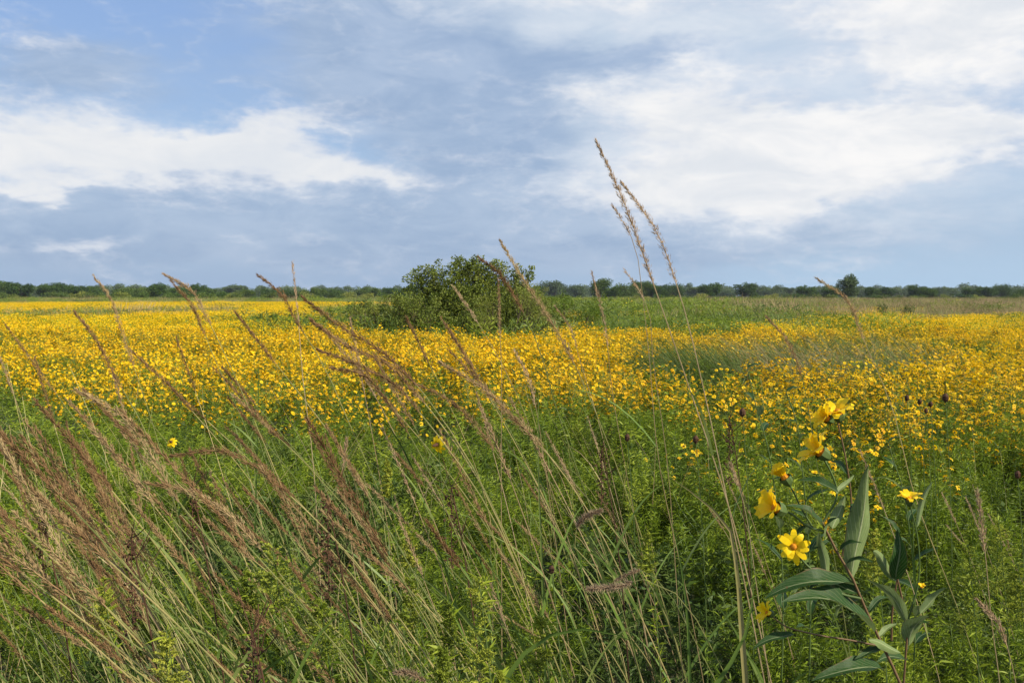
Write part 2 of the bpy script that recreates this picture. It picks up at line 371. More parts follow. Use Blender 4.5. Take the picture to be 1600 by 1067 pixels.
# ---- geometry-node scattering, only for uncountable ground cover
def stuff(name, label, cat, protos, x, y, scale, idx, lean=(0, 0), z=None, spin=True, leanvar=.12):
    c = bpy.data.collections.new(name + '_sources')
    for i, me in enumerate(protos): c.objects.link(bpy.data.objects.new('source_%02d_%s' % (i, name), me))
    n = len(x); zz = terrain(x, y) if z is None else z
    me = bpy.data.meshes.new(name); me.from_pydata(np.stack([x, y, zz], 1).tolist(), [], [])
    rot = np.zeros((n, 3)); rot[:, 0] = lean[0] + rng.normal(0, leanvar, n); rot[:, 1] = lean[1] + rng.normal(0, leanvar, n)
    if spin is True: rot[:, 2] = rng.uniform(0, 6.283, n)
    elif spin: rot[:, 2] = rng.normal(0, spin, n)
    a = me.attributes.new('rot', 'FLOAT_VECTOR', 'POINT'); a.data.foreach_set('vector', rot.ravel())
    a = me.attributes.new('scl', 'FLOAT', 'POINT'); a.data.foreach_set('value', np.broadcast_to(scale, (n,)).astype(float))
    a = me.attributes.new('pick', 'INT', 'POINT'); a.data.foreach_set('value', np.asarray(idx, int))
    o = link(name, me); tag(o, label, cat, kind='stuff')
    g = bpy.data.node_groups.new(name + '_scatter', 'GeometryNodeTree')
    g.interface.new_socket('Geometry', in_out='INPUT', socket_type='NodeSocketGeometry'); g.interface.new_socket('Geometry', in_out='OUTPUT', socket_type='NodeSocketGeometry')
    gi, go = g.nodes.new('NodeGroupInput'), g.nodes.new('NodeGroupOutput'); ip = g.nodes.new('GeometryNodeInstanceOnPoints'); ci = g.nodes.new('GeometryNodeCollectionInfo')
    ci.inputs['Collection'].default_value = c; ci.inputs['Separate Children'].default_value = True; ci.inputs['Reset Children'].default_value = True
    def na(nm, ty):
        k = g.nodes.new('GeometryNodeInputNamedAttribute'); k.data_type = ty; k.inputs['Name'].default_value = nm; return [s for s in k.outputs if s.enabled and s.name == 'Attribute'][0]
    L = g.links; L.new(gi.outputs[0], ip.inputs['Points']); L.new(ci.outputs[0], ip.inputs['Instance']); ip.inputs['Pick Instance'].default_value = True
    L.new(na('pick', 'INT'), ip.inputs['Instance Index']); L.new(na('rot', 'FLOAT_VECTOR'), ip.inputs['Rotation']); L.new(na('scl', 'FLOAT'), ip.inputs['Scale'])
    L.new(ip.outputs[0], go.inputs[0])
    md = o.modifiers.new('scatter', 'NODES'); md.node_group = g
    return o

# ------------------------------------------------------------------ plant prototypes
def forb_skeleton(h, branches, spread):
    """main stem and side branches as polylines"""
    top = np.array([rng.normal(0, .05) - .05, rng.normal(0, .05), h]); main = bez((0, 0, 0), (0, 0, h * .6), top, 6); out = [(main, .0028)]
    for b in range(branches):
        t = rng.uniform(.3, .92); i = t * 5; p = main[int(i)] * (1 - i % 1) + main[min(int(i) + 1, 5)] * (i % 1); a = rng.uniform(0, 6.283); L = h * (1.02 - t) * rng.uniform(.5, .95)
        d = np.array([math.cos(a) * spread, math.sin(a) * spread, 1.]); out.append((bez(p, p + norm(d + [math.cos(a) * .4, math.sin(a) * .4, 0]) * L * .5, p + norm(d) * L, 4), .0016))
    return out
def leafy(mb, sk, per_m, L, W, m, up=.6, lo=.1):
    P, D = [], []
    for (c, r) in sk:
        seg = np.linalg.norm(np.diff(c, axis=0), axis=1).sum(); n = max(2, int(seg * per_m)); tt = rng.uniform(lo, 1, n) * (len(c) - 1)
        i = np.minimum(tt.astype(int), len(c) - 2); f = (tt - i)[:, None]; p = c[i] * (1 - f) + c[i + 1] * f
        d = norm(rng.normal(size=(n, 3)) * [1, 1, .5]) + [0, 0, up]; P.append(p); D.append(d)
    P = np.concatenate(P); D = np.concatenate(D); n = len(P); leaves(mb, P, D, L * rng.uniform(.6, 1.3, n), W * rng.uniform(.7, 1.3, n), m, droop=.15)
def green_forb(h, mat, per_m=150, L=.035, W=.005, branches=9, spread=.5, up=.5):
    mb = MB(); sk = forb_skeleton(h, branches, spread)
    for c, r in sk: tube(mb, c, np.linspace(r, r * .4, len(c)), 3, 0)
    leafy(mb, sk, per_m, L, W, 1, up); return mb.mesh('green_forb', ['stem_green', mat])
def tuft(n, h, lean, mat, w=.004, spread=.06, bowf=.25, name='grass_tuft'):
    mb = MB()
    for i in range(n):
        a, r = rng.uniform(0, 6.283), spread * math.sqrt(rng.uniform()); p = np.array([math.cos(a) * r, math.sin(a) * r, 0]); hh = h * rng.uniform(.55, 1.05)
        d = np.array([-lean + math.cos(a) * .18 + rng.normal(0, .12), math.sin(a) * .18 + rng.normal(0, .1), 1.]) * hh; blade(mb, p, p + d, np.array([lean * hh * bowf, 0, hh * bowf * .4]), w * rng.uniform(.6, 1.4), 0)
    return mb.mesh(name, [mat])
def culms(n, h, lean, spread=.15):
    mb = MB()
    for i in range(n):
        p = np.array([*rng.normal(0, spread, 2), 0]); hh = h * rng.uniform(.6, 1.05); l = lean * rng.uniform(.6, 1.3)
        tip = p + np.array([-l * hh, rng.normal(0, .12) * hh, hh]); c = bez(p, p + [-l * .25 * hh, 0, hh * .5], tip, 6); tube(mb, c, np.linspace(.0022, .0008, 6), 3, 0 if rng.uniform() < .75 else 1)
        for k in range(2):
            q = c[rng.integers(1, 4)]; dd = np.array([-rng.uniform(.2, .9), rng.normal(0, .3), rng.uniform(.2, .9)]) * hh * .35; blade(mb, q, q + dd, (0, 0, .05), .005, 2 if rng.uniform() < .8 else 1, 5)
    return mb.mesh('grass_culms', ['culm', 'tan', 'blade'])

FLOWER_MESHES = []
for k in range(4):
    mb, mt = flower_mesh('f', r=.0175, n=8, cup=[.15, .3, .45, .05][k], detail=1, discr=.22, dh=.35); FLOWER_MESHES.append(mb.mesh('flower', mt))

def tickseed(nfl, h=.85):
    """skeleton of one yellow-flowered meadow plant: stem mesh, foliage mesh, flower placements"""
    sk = forb_skeleton(h * .86, 6, .55); st, fo = MB(), MB(); fl = []
    ends = [c[-1] for c, r in sk]
    for i in range(nfl):
        e = ends[i % len(ends)]; a = rng.uniform(0, 6.283); q = e + np.array([math.cos(a) * rng.uniform(.01, .09), math.sin(a) * rng.uniform(.01, .09), rng.uniform(.0, .16) - (.12 if i > len(ends) * 2 else 0)])
        sk.append((bez(e - [0, 0, .05], (e + q) / 2 + [0, 0, -.01], q, 3), .0011))
        nrm = Vector((rng.normal(.1, .65), rng.normal(-.4, .65), 1)).normalized(); fl.append((q, nrm, rng.uniform(.8, 1.15), int(rng.integers(0, 4)), rng.uniform(0, 6.28)))
    for c, r in sk: tube(st, c, np.linspace(r, r * .5, len(c)), 3, 0)
    leafy(fo, sk[:7], 120, .05, .006, 0, .4, .15)
    return st, fo, fl
def fmat(q, nrm, s, spin):
    return Matrix.Translation(Vector(q)) @ nrm.to_track_quat('Z', 'Y').to_matrix().to_4x4() @ Matrix.Rotation(spin, 4, 'Z') @ Matrix.Scale(s, 4)
def merged_tickseed(nfl, far=False):
    st, fo, fl = tickseed(nfl); mb = MB(); mb.add(np.concatenate(st.v), st.f, 0); mb.add(np.concatenate(fo.v), fo.f, 1)
    for (q, nrm, s, k, sp) in fl:
        f, _ = flower_mesh('f', r=.0170, n=7, cup=.25, detail=0, discr=.2); M = np.array(fmat(q, nrm, s, sp)); V = np.concatenate(f.v) @ M[:3, :3].T + M[:3, 3]
        ff = [(a, m) for a, m in zip(f.f, f.m)]; mb.v.append(V); mb.f.extend([tuple(i + mb.n for i in a) for a, m in ff]); mb.m.extend([2 + m for a, m in ff]); mb.n += len(V)
    return mb.mesh('tickseed', ['stem_green', 'forb', 'petal', 'disc'])
def far_patch(nfl, nleaf, size=1.3, green='forb'):
    """coarse patch of flowering plants for the far meadow"""
    mb = MB(); P = np.stack([rng.uniform(-size / 2, size / 2, nleaf), rng.uniform(-size / 2, size / 2, nleaf), rng.uniform(.15, .85, nleaf)], 1)
    leaves(mb, P, rng.normal(size=(nleaf, 3)) * [1, 1, .4] + [0, 0, .6], .14, .02, 0)
    if nfl:
        bump = rng.uniform(-.12, .08, (3, 3))
        P = np.stack([rng.uniform(-size / 2, size / 2, nfl), rng.uniform(-size / 2, size / 2, nfl), np.zeros(nfl)], 1); i = np.clip(((P[:, :2] / size + .5) * 3).astype(int), 0, 2); P[:, 2] = .88 + bump[i[:, 0], i[:, 1]] - .3 * rng.uniform(0, 1, nfl) ** 2
        N = norm(rng.normal(size=(nfl, 3)) * .75 + [.1, -.5, 1]); U = norm(np.cross(N, norm(rng.normal(size=(nfl, 3))))); W = np.cross(N, U); r = .018 * rng.uniform(.7, 1.2, nfl)[:, None]
        V = np.stack([P + U * r, P + (U * .3 + W * .4) * r, P + W * r, P + (-U * .6 + W * .2) * r, P - U * r * .9, P + (-U * .2 - W * .5) * r, P - W * r, P + (U * .5 - W * .3) * r], 1).reshape(-1, 3)
        mb.add(V, [tuple(range(8 * k, 8 * k + 8)) for k in range(nfl)], 1)
    return mb.mesh('meadow_patch', [green, 'petal'])

# ------------------------------------------------------------------ ground cover
def cover():
    P = [green_forb(rng.uniform(.62, .8), 'forb', 170, .036, .0055, 10, .5) for _ in range(5)] + [green_forb(.6, 'forb_dark', 150, .03, .006, 9, .6), green_forb(.62, 'forb_dark', 60, .055, .016, 7, .5)]
    x, y = scatter_pts(1.25, 7.5, 62); a = flower_amount(x, y); k = (rng.uniform(size=len(x)) > a * .55) & ((noise2(x, y, .55, 31) > .3) | (rng.uniform(size=len(x)) < .35)); x, y = x[k], y[k]
    n = len(x); s = rng.uniform(.72, 1.08, n) * (0.72 + .3 * np.clip((y - 1.2) / 3, 0, 1)) * (.85 + .3 * noise2(x, y, .8, 12)); idx = rng.integers(0, 7, n)
    idx = np.where((noise2(x, y, .6, 11) > np.interp(y, [1.2, 2.6, 3.6], [.35, .5, .66])), 5 + rng.integers(0, 2, n), idx % 5)  # dark-leaved kinds more frequent close up: canopy shade put into the leaf colour
    stuff('undergrowth', 'dense fine-leaved green plants covering the foreground meadow', 'ground cover', P, x, y, s, idx, leanvar=.18)
    P = [tuft(16, .75, .35, 'blade', .005) for _ in range(4)] + [tuft(14, .7, .3, 'tan', .003), tuft(16, .45, .9, 'litter', .004, .2, -.3)]
    x, y = scatter_pts(1.2, 7, 9); k = ((photo_x(x, y) < 900) | (rng.uniform(size=len(x)) < .35)) & ((y > 2.3) | (rng.uniform(size=len(x)) < .55)); x, y = x[k], y[k]; n = len(x)
    stuff('meadow_grass', 'thin green grass blades between the foreground plants', 'grass', P, x, y, rng.uniform(.7, 1.15, n), rng.choice(6, n, p=[.2, .18, .18, .18, .13, .13]), spin=.5)
    P = [culms(7, 1.1, .48) for _ in range(5)]
    x, y = scatter_pts(1.5, 5.5, 9, .6); px = photo_x(x, y); k = rng.uniform(size=len(x)) < np.interp(px, [-200, 200, 600, 1000, 1250, 1700], [.85, .85, .7, .5, .12, .08]); x, y = x[k], y[k]; n = len(x)
    stuff('leaning_stems', 'pale leaning grass stems swept to the left by the wind', 'grass', P, x, y, rng.uniform(.5, 1.1, n), rng.integers(0, 5, n), spin=.75, leanvar=.16)
    return
cover()

def meadow():
    # mid distance: every plant, then coarser patches
    x, y = scatter_pts(3.2, 24, 20); a = flower_amount(x, y); u = rng.uniform(size=len(x)); fl = u < a
    fx, fy = x[fl], y[fl]; o = np.argsort(fy + rng.normal(0, .15, len(fy)) + np.where(np.abs(photo_x(fx, fy) - 800) > 850, 100, 0)); near, rest = o[:300], o[300:]
    # the 300 nearest plants are individuals
    protos = []
    for k in range(5):
        st, fo, fls = tickseed(28, .84 + .03 * k)
        r = thing('tickseed_plant', None, None); s = link('stem', st.mesh('tickseed_stem', ['stem_green']), r); f = link('foliage', fo.mesh('tickseed_foliage', ['forb']), r)
        kids = [s, f] + [link('flower', FLOWER_MESHES[q[3]], r, fmat(q[0], q[1], q[2], q[4])) for q in fls]; note(r, kids); protos.append(r)
    for i, j in enumerate(near):
        c = protos[i] if i < 5 else copy_tree(protos[i % 5]); px = photo_x(fx[j], fy[j])
        lab = ('yellow tickseed plant in the loose patch at the right before the dense flowers' if px > 1130 and fy[j] < 5.4 else
               'yellow tickseed plant at the front edge of the flower carpet, %s' % ('left part' if px < 560 else 'middle part' if px < 1060 else 'right part'))
        tag(c, lab, 'flower plant', 'yellow tickseed plants along the front of the flower carpet')
        c.location = (fx[j], fy[j], float(terrain(fx[j], fy[j]))); c.rotation_euler = (rng.normal(0, .1), rng.normal(-.05, .1), rng.uniform(0, 6.28)); c.scale = [rng.uniform(.85, 1.12)] * 3
    P = [merged_tickseed(66) for _ in range(8)]
    stuff('flower_carpet', 'carpet of yellow tickseed flowers filling the middle of the meadow', 'flowers', P, fx[rest], fy[rest], rng.uniform(.80, 1.16, len(rest)) * (.86 + .28 * noise2(fx[rest], fy[rest], 1.5, 14)), rng.integers(0, 8, len(rest)), leanvar=.15)
    x, y = scatter_pts(6, 26, 9); a = flower_amount(x, y); k = rng.uniform(size=len(x)) > a * .8; x, y = x[k], y[k]; n = len(x)
    P = [green_forb(.8, 'forb', 60, .06, .010, 9, .5) for _ in range(3)] + [green_forb(.75, 'forb_dark', 60, .06, .010, 9, .5)] + [tuft(22, .85, .3, 'blade', .009, .12)]
    stuff('green_undergrowth', 'green leafy plants between the yellow flowers', 'ground cover', P, x, y, rng.uniform(.75, 1.1, n), rng.choice(5, n, p=[.3, .25, .2, .1, .15]), leanvar=.15)
    x, y = scatter_pts(23, 118, 1.7, 3); a = flower_amount(x, y); fl = rng.uniform(size=len(x)) < a; P = [far_patch(340, 120) for _ in range(6)]; n = fl.sum()
    stuff('far_flower_carpet', 'far yellow flower carpet reaching towards the tree line', 'flowers', P, x[fl], y[fl], rng.uniform(.8, 1.08, n), rng.integers(0, 6, n), leanvar=.03)
    # green and tan meadow beyond
    P = [far_patch(0, 420, 1.6), far_patch(14, 400, 1.6), far_patch(0, 400, 1.6, 'forb_dark'), far_patch(0, 420, 1.6, 'blade'), tuft(150, .95, .25, 'heather', .016, .9), tuft(150, .95, .25, 'blade', .016, .9)]
    x, y = scatter_pts(24, 260, .42, 4); x2, y2 = scatter_pts(24, 80, 1.0, 4); x, y = np.concatenate([x, x2]), np.concatenate([y, y2]); a = flower_amount(x, y); k = rng.uniform(size=len(x)) > a; x, y = x[k], y[k]; n = len(x); px = photo_x(x, y)
    heath = np.interp(px, [0, 600, 900, 1150, 1300, 1600], [.4, .3, .2, .3, .75, .9]) * np.clip((y - 30) / 15, 0, 1)
    idx = np.where(rng.uniform(size=n) < heath, 4, rng.choice([0, 1, 2, 3, 5], n, p=[.35, .2, .12, .18, .15]))
    s = rng.uniform(.75, 1.2, n) * (.85 + .45 * noise2(x, y, 9, 15)) * np.where(rng.uniform(size=n) < .06, 1.3, 1.)
    stuff('far_meadow', 'green and straw-coloured meadow beyond the flowers', 'grass', P, x, y, s, idx, leanvar=.03)
meadow()

def clump():
    P = [tuft(60, .95, .55, 'blade', .008, .25, .5), tuft(60, .9, .6, 'forb_dark', .008, .25, .5), tuft(30, 1.0, .5, 'tan', .006, .25, .4)]
    # the dark arching clump is one thing
    mb = MB()
    for i in range(1900):
        r = math.sqrt(rng.uniform()); a = rng.uniform(0, 6.283); p = np.array([math.cos(a) * r * .62, math.sin(a) * r * .7, 0]); h = rng.uniform(.85, 1.25) * (1 - .25 * r * r)
        d = np.array([-.42 * h + rng.normal(0, .12) + math.cos(a) * .12, rng.normal(0, .16) + math.sin(a) * .1, h]); blade(mb, p, p + d, (.14, 0, .12 * h), .007, 0, 6)
    o = link('grass_clump', mb.mesh('grass_clump', ['forb_dark'])); c = at(1092, 560, 12.2); o.location = (c.x, 12.2, 0)
    tag(o, 'dark green arching clump of grass standing in the yellow flowers', 'grass clump')
    x = rng.uniform(2.2, 6.8, 400); y = rng.uniform(10.4, 15.4, 400); px = photo_x(x, y); k = (((px - 1300) / 190) ** 2 + ((y - 12.8) / 2.2) ** 2 < 1.); x, y = x[k], y[k]; n = len(x)
    stuff('pale_grass', 'pale wind-swept grass behind the right-hand flowers', 'grass', P, x, y, rng.uniform(.85, 1.15, n), rng.choice(3, n, p=[.3, .15, .55]), spin=1.1, leanvar=.22)
clump()

# ------------------------------------------------------------------ shrubs and trees
def crown(mb, lobes, n, L, W, m=0, up=.2):
    """leaves spread through the volume of irregular lobes"""
    w = np.array([l[3] ** 2 for l in lobes]); pick = rng.choice(len(lobes), n, p=w / w.sum()); C = np.array([l[:3] for l in lobes])[pick]; Rr = np.array([l[3] for l in lobes])[pick]
    d = norm(rng.normal(size=(n, 3))); r = Rr * rng.uniform(.0, 1, n) ** .45 * (1 + .25 * np.sin(d[:, 0] * 5 + pick) * np.cos(d[:, 2] * 4 + pick))
    P = C + d * r[:, None] * [1, 1, .85]; leaves(mb, P, d + rng.normal(size=(n, 3)) * .7 + [0, 0, up], L * rng.uniform(.6, 1.3, n), W * rng.uniform(.6, 1.3, n), m, .1, .45)
def tree_proto(h, w, kind, leaf, nl=5200):
    """broad-leaved tree, height h, crown width w"""
    r = thing('tree', None, None); tr = MB(); lobes = []
    tube(tr, bez((0, 0, -.1), (.05 * w, 0, h * .3), (rng.normal(0, .05) * w, 0, h * .72), 7), np.linspace(h * .035, h * .012, 7), 7)
    for k in range(kind):
        a = rng.uniform(0, 6.283); rr = w * .5 * math.sqrt(rng.uniform(0, 1)) * .72; z = h * rng.uniform(.28, .86) * (1 - .22 * (rr / (w * .5)) ** 2); lr = w * rng.uniform(.13, .22); z = min(z, h - lr * .8); z = max(z, lr * .8)
        c = (math.cos(a) * rr, math.sin(a) * rr, z, lr); lobes.append(c); tube(tr, bez((0, 0, h * .2), (c[0] * .3, c[1] * .3, z * .6), c[:3], 5), np.linspace(h * .014, h * .003, 5), 5)
    cr = MB(); crown(cr, lobes, nl, h * .06, h * .035)
    t = link('trunk', tr.mesh('tree_trunk', ['bark']), r); c = link('crown', cr.mesh('tree_crown', [leaf]), r); note(r, [t, c]); return r

def far_trees():
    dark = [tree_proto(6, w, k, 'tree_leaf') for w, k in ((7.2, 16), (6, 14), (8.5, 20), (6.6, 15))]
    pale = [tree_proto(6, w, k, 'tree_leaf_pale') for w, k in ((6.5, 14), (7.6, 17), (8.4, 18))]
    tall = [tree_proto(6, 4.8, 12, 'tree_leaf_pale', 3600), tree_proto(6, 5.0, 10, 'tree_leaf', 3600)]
    used = set()
    T = '''8 438 50 d 1|30 438 44 d 2|52 447 30 p 0|80 443 40 d 0|100 442 40 d 0|118 443 34 d 0|136 443 36 d 0|152 443 32 p 0|172 441 38 p 3|192 447 34 d 0|212 447 40 d 0|246 441 32 d 4|229 447 36 d 0|266 448 32 d 0|287 449 32 d 0
310 443 28 d 0|326 446 30 d 0|346 448 28 p 0|363 442 50 p 5|386 450 30 d 0|402 451 28 p 0|420 451 26 d 0|436 452 26 p 0|452 451 28 d 0|474 450 26 d 0|496 450 28 d 0|520 451 30 d 0|545 453 28 p 0|567 450 24 d 0|585 449 28 d 0|604 450 28 d 0|622 449 28 d 0|640 443 26 d 6
700 448 40 d 0|760 447 40 p 0|820 445 30 p 0|842 440 32 p 0|866 438 38 p 7|886 444 28 p 0|906 445 28 p 0|937 434 36 d 8|958 442 30 d 0|978 440 38 d 0|999 438 36 d 9|1016 442 28 d 0|1030 441 26 d 0|1050 445 32 d 0|1068 442 24 p 0|1089 443 32 p 0|1111 439 38 d 10|1138 452 24 p 0|1164 441 38 d 11|1186 444 28 p 0|1206 443 28 p 12|1229 444 30 p 0
1262 445 34 d 13|1281 447 26 p 0|1297 443 28 d 0|1321 428 38 t 14|1345 444 28 p 0|1363 446 26 d 0|1383 446 34 d 15|1410 443 34 p 16|1433 442 28 d 0|1452 447 30 d 0|1468 447 26 p 0|1489 446 32 p 17|1513 446 26 d 0|1527 445 28 d 0|1545 446 28 d 0|1562 443 28 d 18|1580 447 26 p 0|1598 449 26 d 0|1625 446 34 d 0|-20 440 40 d 0|1660 447 36 d 0|-60 443 44 p 0'''
    special = {1: 'broad dark tree cut by the left edge of the photo', 2: 'tall dark rounded tree just inside the left edge', 3: 'pale grey-green tree rising behind the left tree line', 4: 'small dome-topped tree standing up over the left tree line',
               5: 'largest pale rounded tree of the left tree line', 6: 'dark tree touching the left side of the big shrub', 7: 'widest blue-green tree just right of the big shrub', 8: 'tall dark tree at the left end of the central dark grove', 9: 'highest rounded tree inside the central dark grove',
               10: 'dark dome-shaped tree left of the gap right of the tall straw stalks', 11: 'lone dark rounded tree right of the gap in the tree line', 12: 'pale blue-green tree between the lone dark tree and the tall light one', 13: 'low dark round tree left of the tallest light tree', 14: 'tallest loose light green tree of the right tree line',
               15: 'squat dark tree right of the tallest light tree', 16: 'pale broad tree in the middle of the right tree line', 17: 'pale flat-topped tree before the second gap at the right', 18: 'highest dark tree near the right end of the tree line'}
    nd = 0
    for row in T.replace('\n', '|').split('|'):
        px, top, w, k, lab = row.split(); px, top, w, lab = float(px), float(top), float(w), int(lab)
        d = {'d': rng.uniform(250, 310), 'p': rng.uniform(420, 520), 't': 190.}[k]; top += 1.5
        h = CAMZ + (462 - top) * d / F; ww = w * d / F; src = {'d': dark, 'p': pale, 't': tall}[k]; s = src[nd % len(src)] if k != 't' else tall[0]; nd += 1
        if s.name in used: c = copy_tree(s)
        else: c = s; used.add(s.name)
        c.location = at(px, 470, d); c.location.z = 0; c.rotation_euler = (0, 0, rng.uniform(0, 6.28)); pw = {0: 7, 1: 7, 2: 8, 3: 7}[0] if k != 't' else 4.9
        c.scale = (ww / pw * 1.12, ww / pw * 1.12, h / 6 * 1.04)
        if not lab: c.scale.z *= rng.uniform(.88, 1.16)
        if lab: tag(c, special[lab], 'tree', 'trees of the far tree line')
        else: tag(c, ('dark green' if k == 'd' else 'pale blue-green') + ' tree merging into the ' + ('left' if px < 650 else 'central' if px < 1150 else 'right') + ' part of the far tree line', 'tree', 'trees of the far tree line')
    for s in dark + pale + tall:
        if s.name not in used:
            for q in KIDS[s.name]: bpy.data.objects.remove(q)
            bpy.data.objects.remove(s)
    # far wood behind and scrub in front, each one mass
    def lump(nl, leaf):
        mb = MB(); crown(mb, [(rng.uniform(-4, 4), rng.uniform(-2, 2), rng.uniform(1.2, 3.4), rng.uniform(1.2, 1.9)) for _ in range(8)], nl, .55, .34); return mb.mesh('wood', [leaf])
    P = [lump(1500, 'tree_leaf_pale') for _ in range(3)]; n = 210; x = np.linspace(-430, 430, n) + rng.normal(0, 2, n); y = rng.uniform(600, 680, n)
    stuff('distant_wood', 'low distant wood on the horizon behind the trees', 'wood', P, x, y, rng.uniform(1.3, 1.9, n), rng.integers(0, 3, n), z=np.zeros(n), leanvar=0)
    P = [lump(1300, 'shrub_leaf'), lump(1300, 'tree_leaf'), lump(1300, 'forb_dark')]; n = 150; x = np.linspace(-150, 150, n) + rng.normal(0, 1, n); y = rng.uniform(205, 245, n)
    stuff('scrub', 'low scrub along the foot of the tree line', 'scrub', P, x, y, rng.uniform(.28, .54, n) * np.where(photo_x(x, y) < 650, 1.08, .9), rng.integers(0, 3, n), z=np.zeros(n), leanvar=0)
far_trees()

def shrub(name, label, px, d, top, wpx, nl, leaf='shrub_leaf', lobes=None, L=.06, W=.03, base=0.):
    r = thing(name, label, 'shrub', tuple(at(px, 470, d))[:2] + (0,)); h = CAMZ + (462 - top) * d / F; w = wpx * d / F; br, cr = MB(), MB(); lb = []
    if lobes is None:
        lobes = []
        for k in range(13): lobes.append((rng.uniform(-.5, .5), rng.uniform(-.3, .3), rng.uniform(.25, .9) , rng.uniform(.10, .17)))
    for (fx, fy, fz, fr) in lobes:
        p = (fx * w, fy * w, min(fz * h, h - fr * w * .7), fr * w); lb.append(p)
        c = bez((rng.normal(0, .1), rng.normal(0, .1), 0), (p[0] * .55, p[1] * .55, p[2] * .4), p[:3], 7); tube(br, c, np.linspace(.028, .006, 7), 5)
        for k in range(4):
            q = np.array(p[:3]) + norm(rng.normal(size=3) + [0, 0, .8]) * p[3] * 1.25; tube(br, bez(c[4], (c[5] + q) / 2, q, 4), np.linspace(.009, .003, 4), 3)
            lb.append((*q, p[3] * .28))
    crown(cr, lb, nl, L, W); link('branches', br.mesh('shrub_branches', ['bark']), r); link('crown', cr.mesh('shrub_crown', [leaf]), r); return r
shrub('shrub', 'large ragged green shrub rising from the middle of the meadow', 738, 27, 407, 208, 30000, L=.075, W=.04,
      lobes=[(-.42, 0, .80, .085), (-.36, .05, .6, .12), (-.30, 0, .86, .08), (-.22, 0, .68, .12), (-.12, .1, .9, .08), (-.05, 0, .72, .12), (.0, 0, .98, .055), (.02, .1, .9, .07), (.1, 0, .78, .10), (.2, 0, .93, .06), (.22, 0, .75, .09),
             (.33, 0, .86, .05), (.36, .05, .72, .07), (.43, 0, .84, .045), (.46, 0, .62, .07), (-.4, 0, .38, .13), (-.2, -.1, .4, .13), (0, 0, .42, .14), (.2, 0, .42, .13), (.38, 0, .4, .12), (.5, 0, .4, .09), (-.48, 0, .3, .1), (-.1, 0, .82, .10), (.08, 0, .84, .10), (.28, 0, .66, .11), (-.3, 0, .74, .10), (.1, -.1, .6, .13), (-.15, -.1, .58, .13), (.4, 0, .56, .10), (-.02, -.15, .5, .13), (.28, -.15, .5, .12), (.5, 0, .5, .08)])
shrub('shrub', 'low leafy green bush in front of the left half of the big shrub', 680, 25.4, 462, 130, 6200, 'shrub_leaf')
shrub('shrub', 'low rounded green bush left of the big shrub', 600, 27, 468, 90, 4200, 'shrub_leaf')
shrub('shrub', 'brownish green bush under the right half of the big shrub', 795, 25.5, 450, 140, 9000, 'shrub_leaf', L=.05, W=.012)
shrub('shrub', 'wide low bush right of the big shrub dotted with yellow', 885, 28.5, 460, 110, 4800, 'forb')
shrub('shrub', 'small dark bush at the left foot of the big shrub', 642, 26.2, 462, 44, 3000, 'shrub_leaf')
shrub('shrub', 'rough green bush at the far left of the bushes round the big shrub', 570, 31, 468, 70, 2600, 'forb_dark')
shrub('shrub', 'tall weedy bush between the big shrub and the wide low bush', 845, 26.5, 452, 70, 3600, 'shrub_leaf')
shrub('shrub', 'low green bush between the grass clump and the tree line', 1130, 40, 478, 100, 3600, 'forb')
shrub('shrub', 'small dark bush standing in the tan grass at the right', 1395, 42, 476, 46, 2400, 'forb_dark')

# ------------------------------------------------------------------ grass stalks with seed heads
def seed_head(mb, c, width, dens, kind):
    """spikelets along curve c (tip last)"""
    n = int(dens); tt = rng.uniform(0, 1, n) ** .9 * (len(c) - 1.001); i = tt.astype(int); f = (tt - i)[:, None]; p = c[i] * (1 - f) + c[i + 1] * f; T = norm(c[i + 1] - c[i]); u = tt / (len(c) - 1)
    env = np.interp(u, [0, .15, .5, .85, 1], [.45, 1, .9, .5, .15])
    if kind == 'foxtail':
        d = norm(T * .8 + norm(rng.normal(size=(n, 3)))); leaves(mb, p, d, width * rng.uniform(.7, 1.1, n) * (.6 + .5 * env), .0012, 0); k = n // 2
        leaves(mb, p[:k], d[:k], width * .38, .0028, 1); return
    cl = np.round(u * 55) / 55; off = norm(np.stack([np.sin(cl * 91), np.cos(cl * 57), np.sin(cl * 33) * .3], 1) + rng.normal(size=(n, 3)) * 1.3)
    side = off * (width * .5 * env * rng.uniform(0, 1.25, n) ** 1.1)[:, None]
    leaves(mb, p + side * .8 + T * .004, T + off * .5, rng.uniform(.007, .013, n), rng.uniform(.0011, .0020, n), 0)
    for k in range(int(n / 22)):
        j = rng.integers(0, n); q = p[j] + side[j] * 1.1; tube(mb, [p[j] - T[j] * .012, p[j] + side[j] * .6, q + T[j] * .012], .0005, 3, 0)
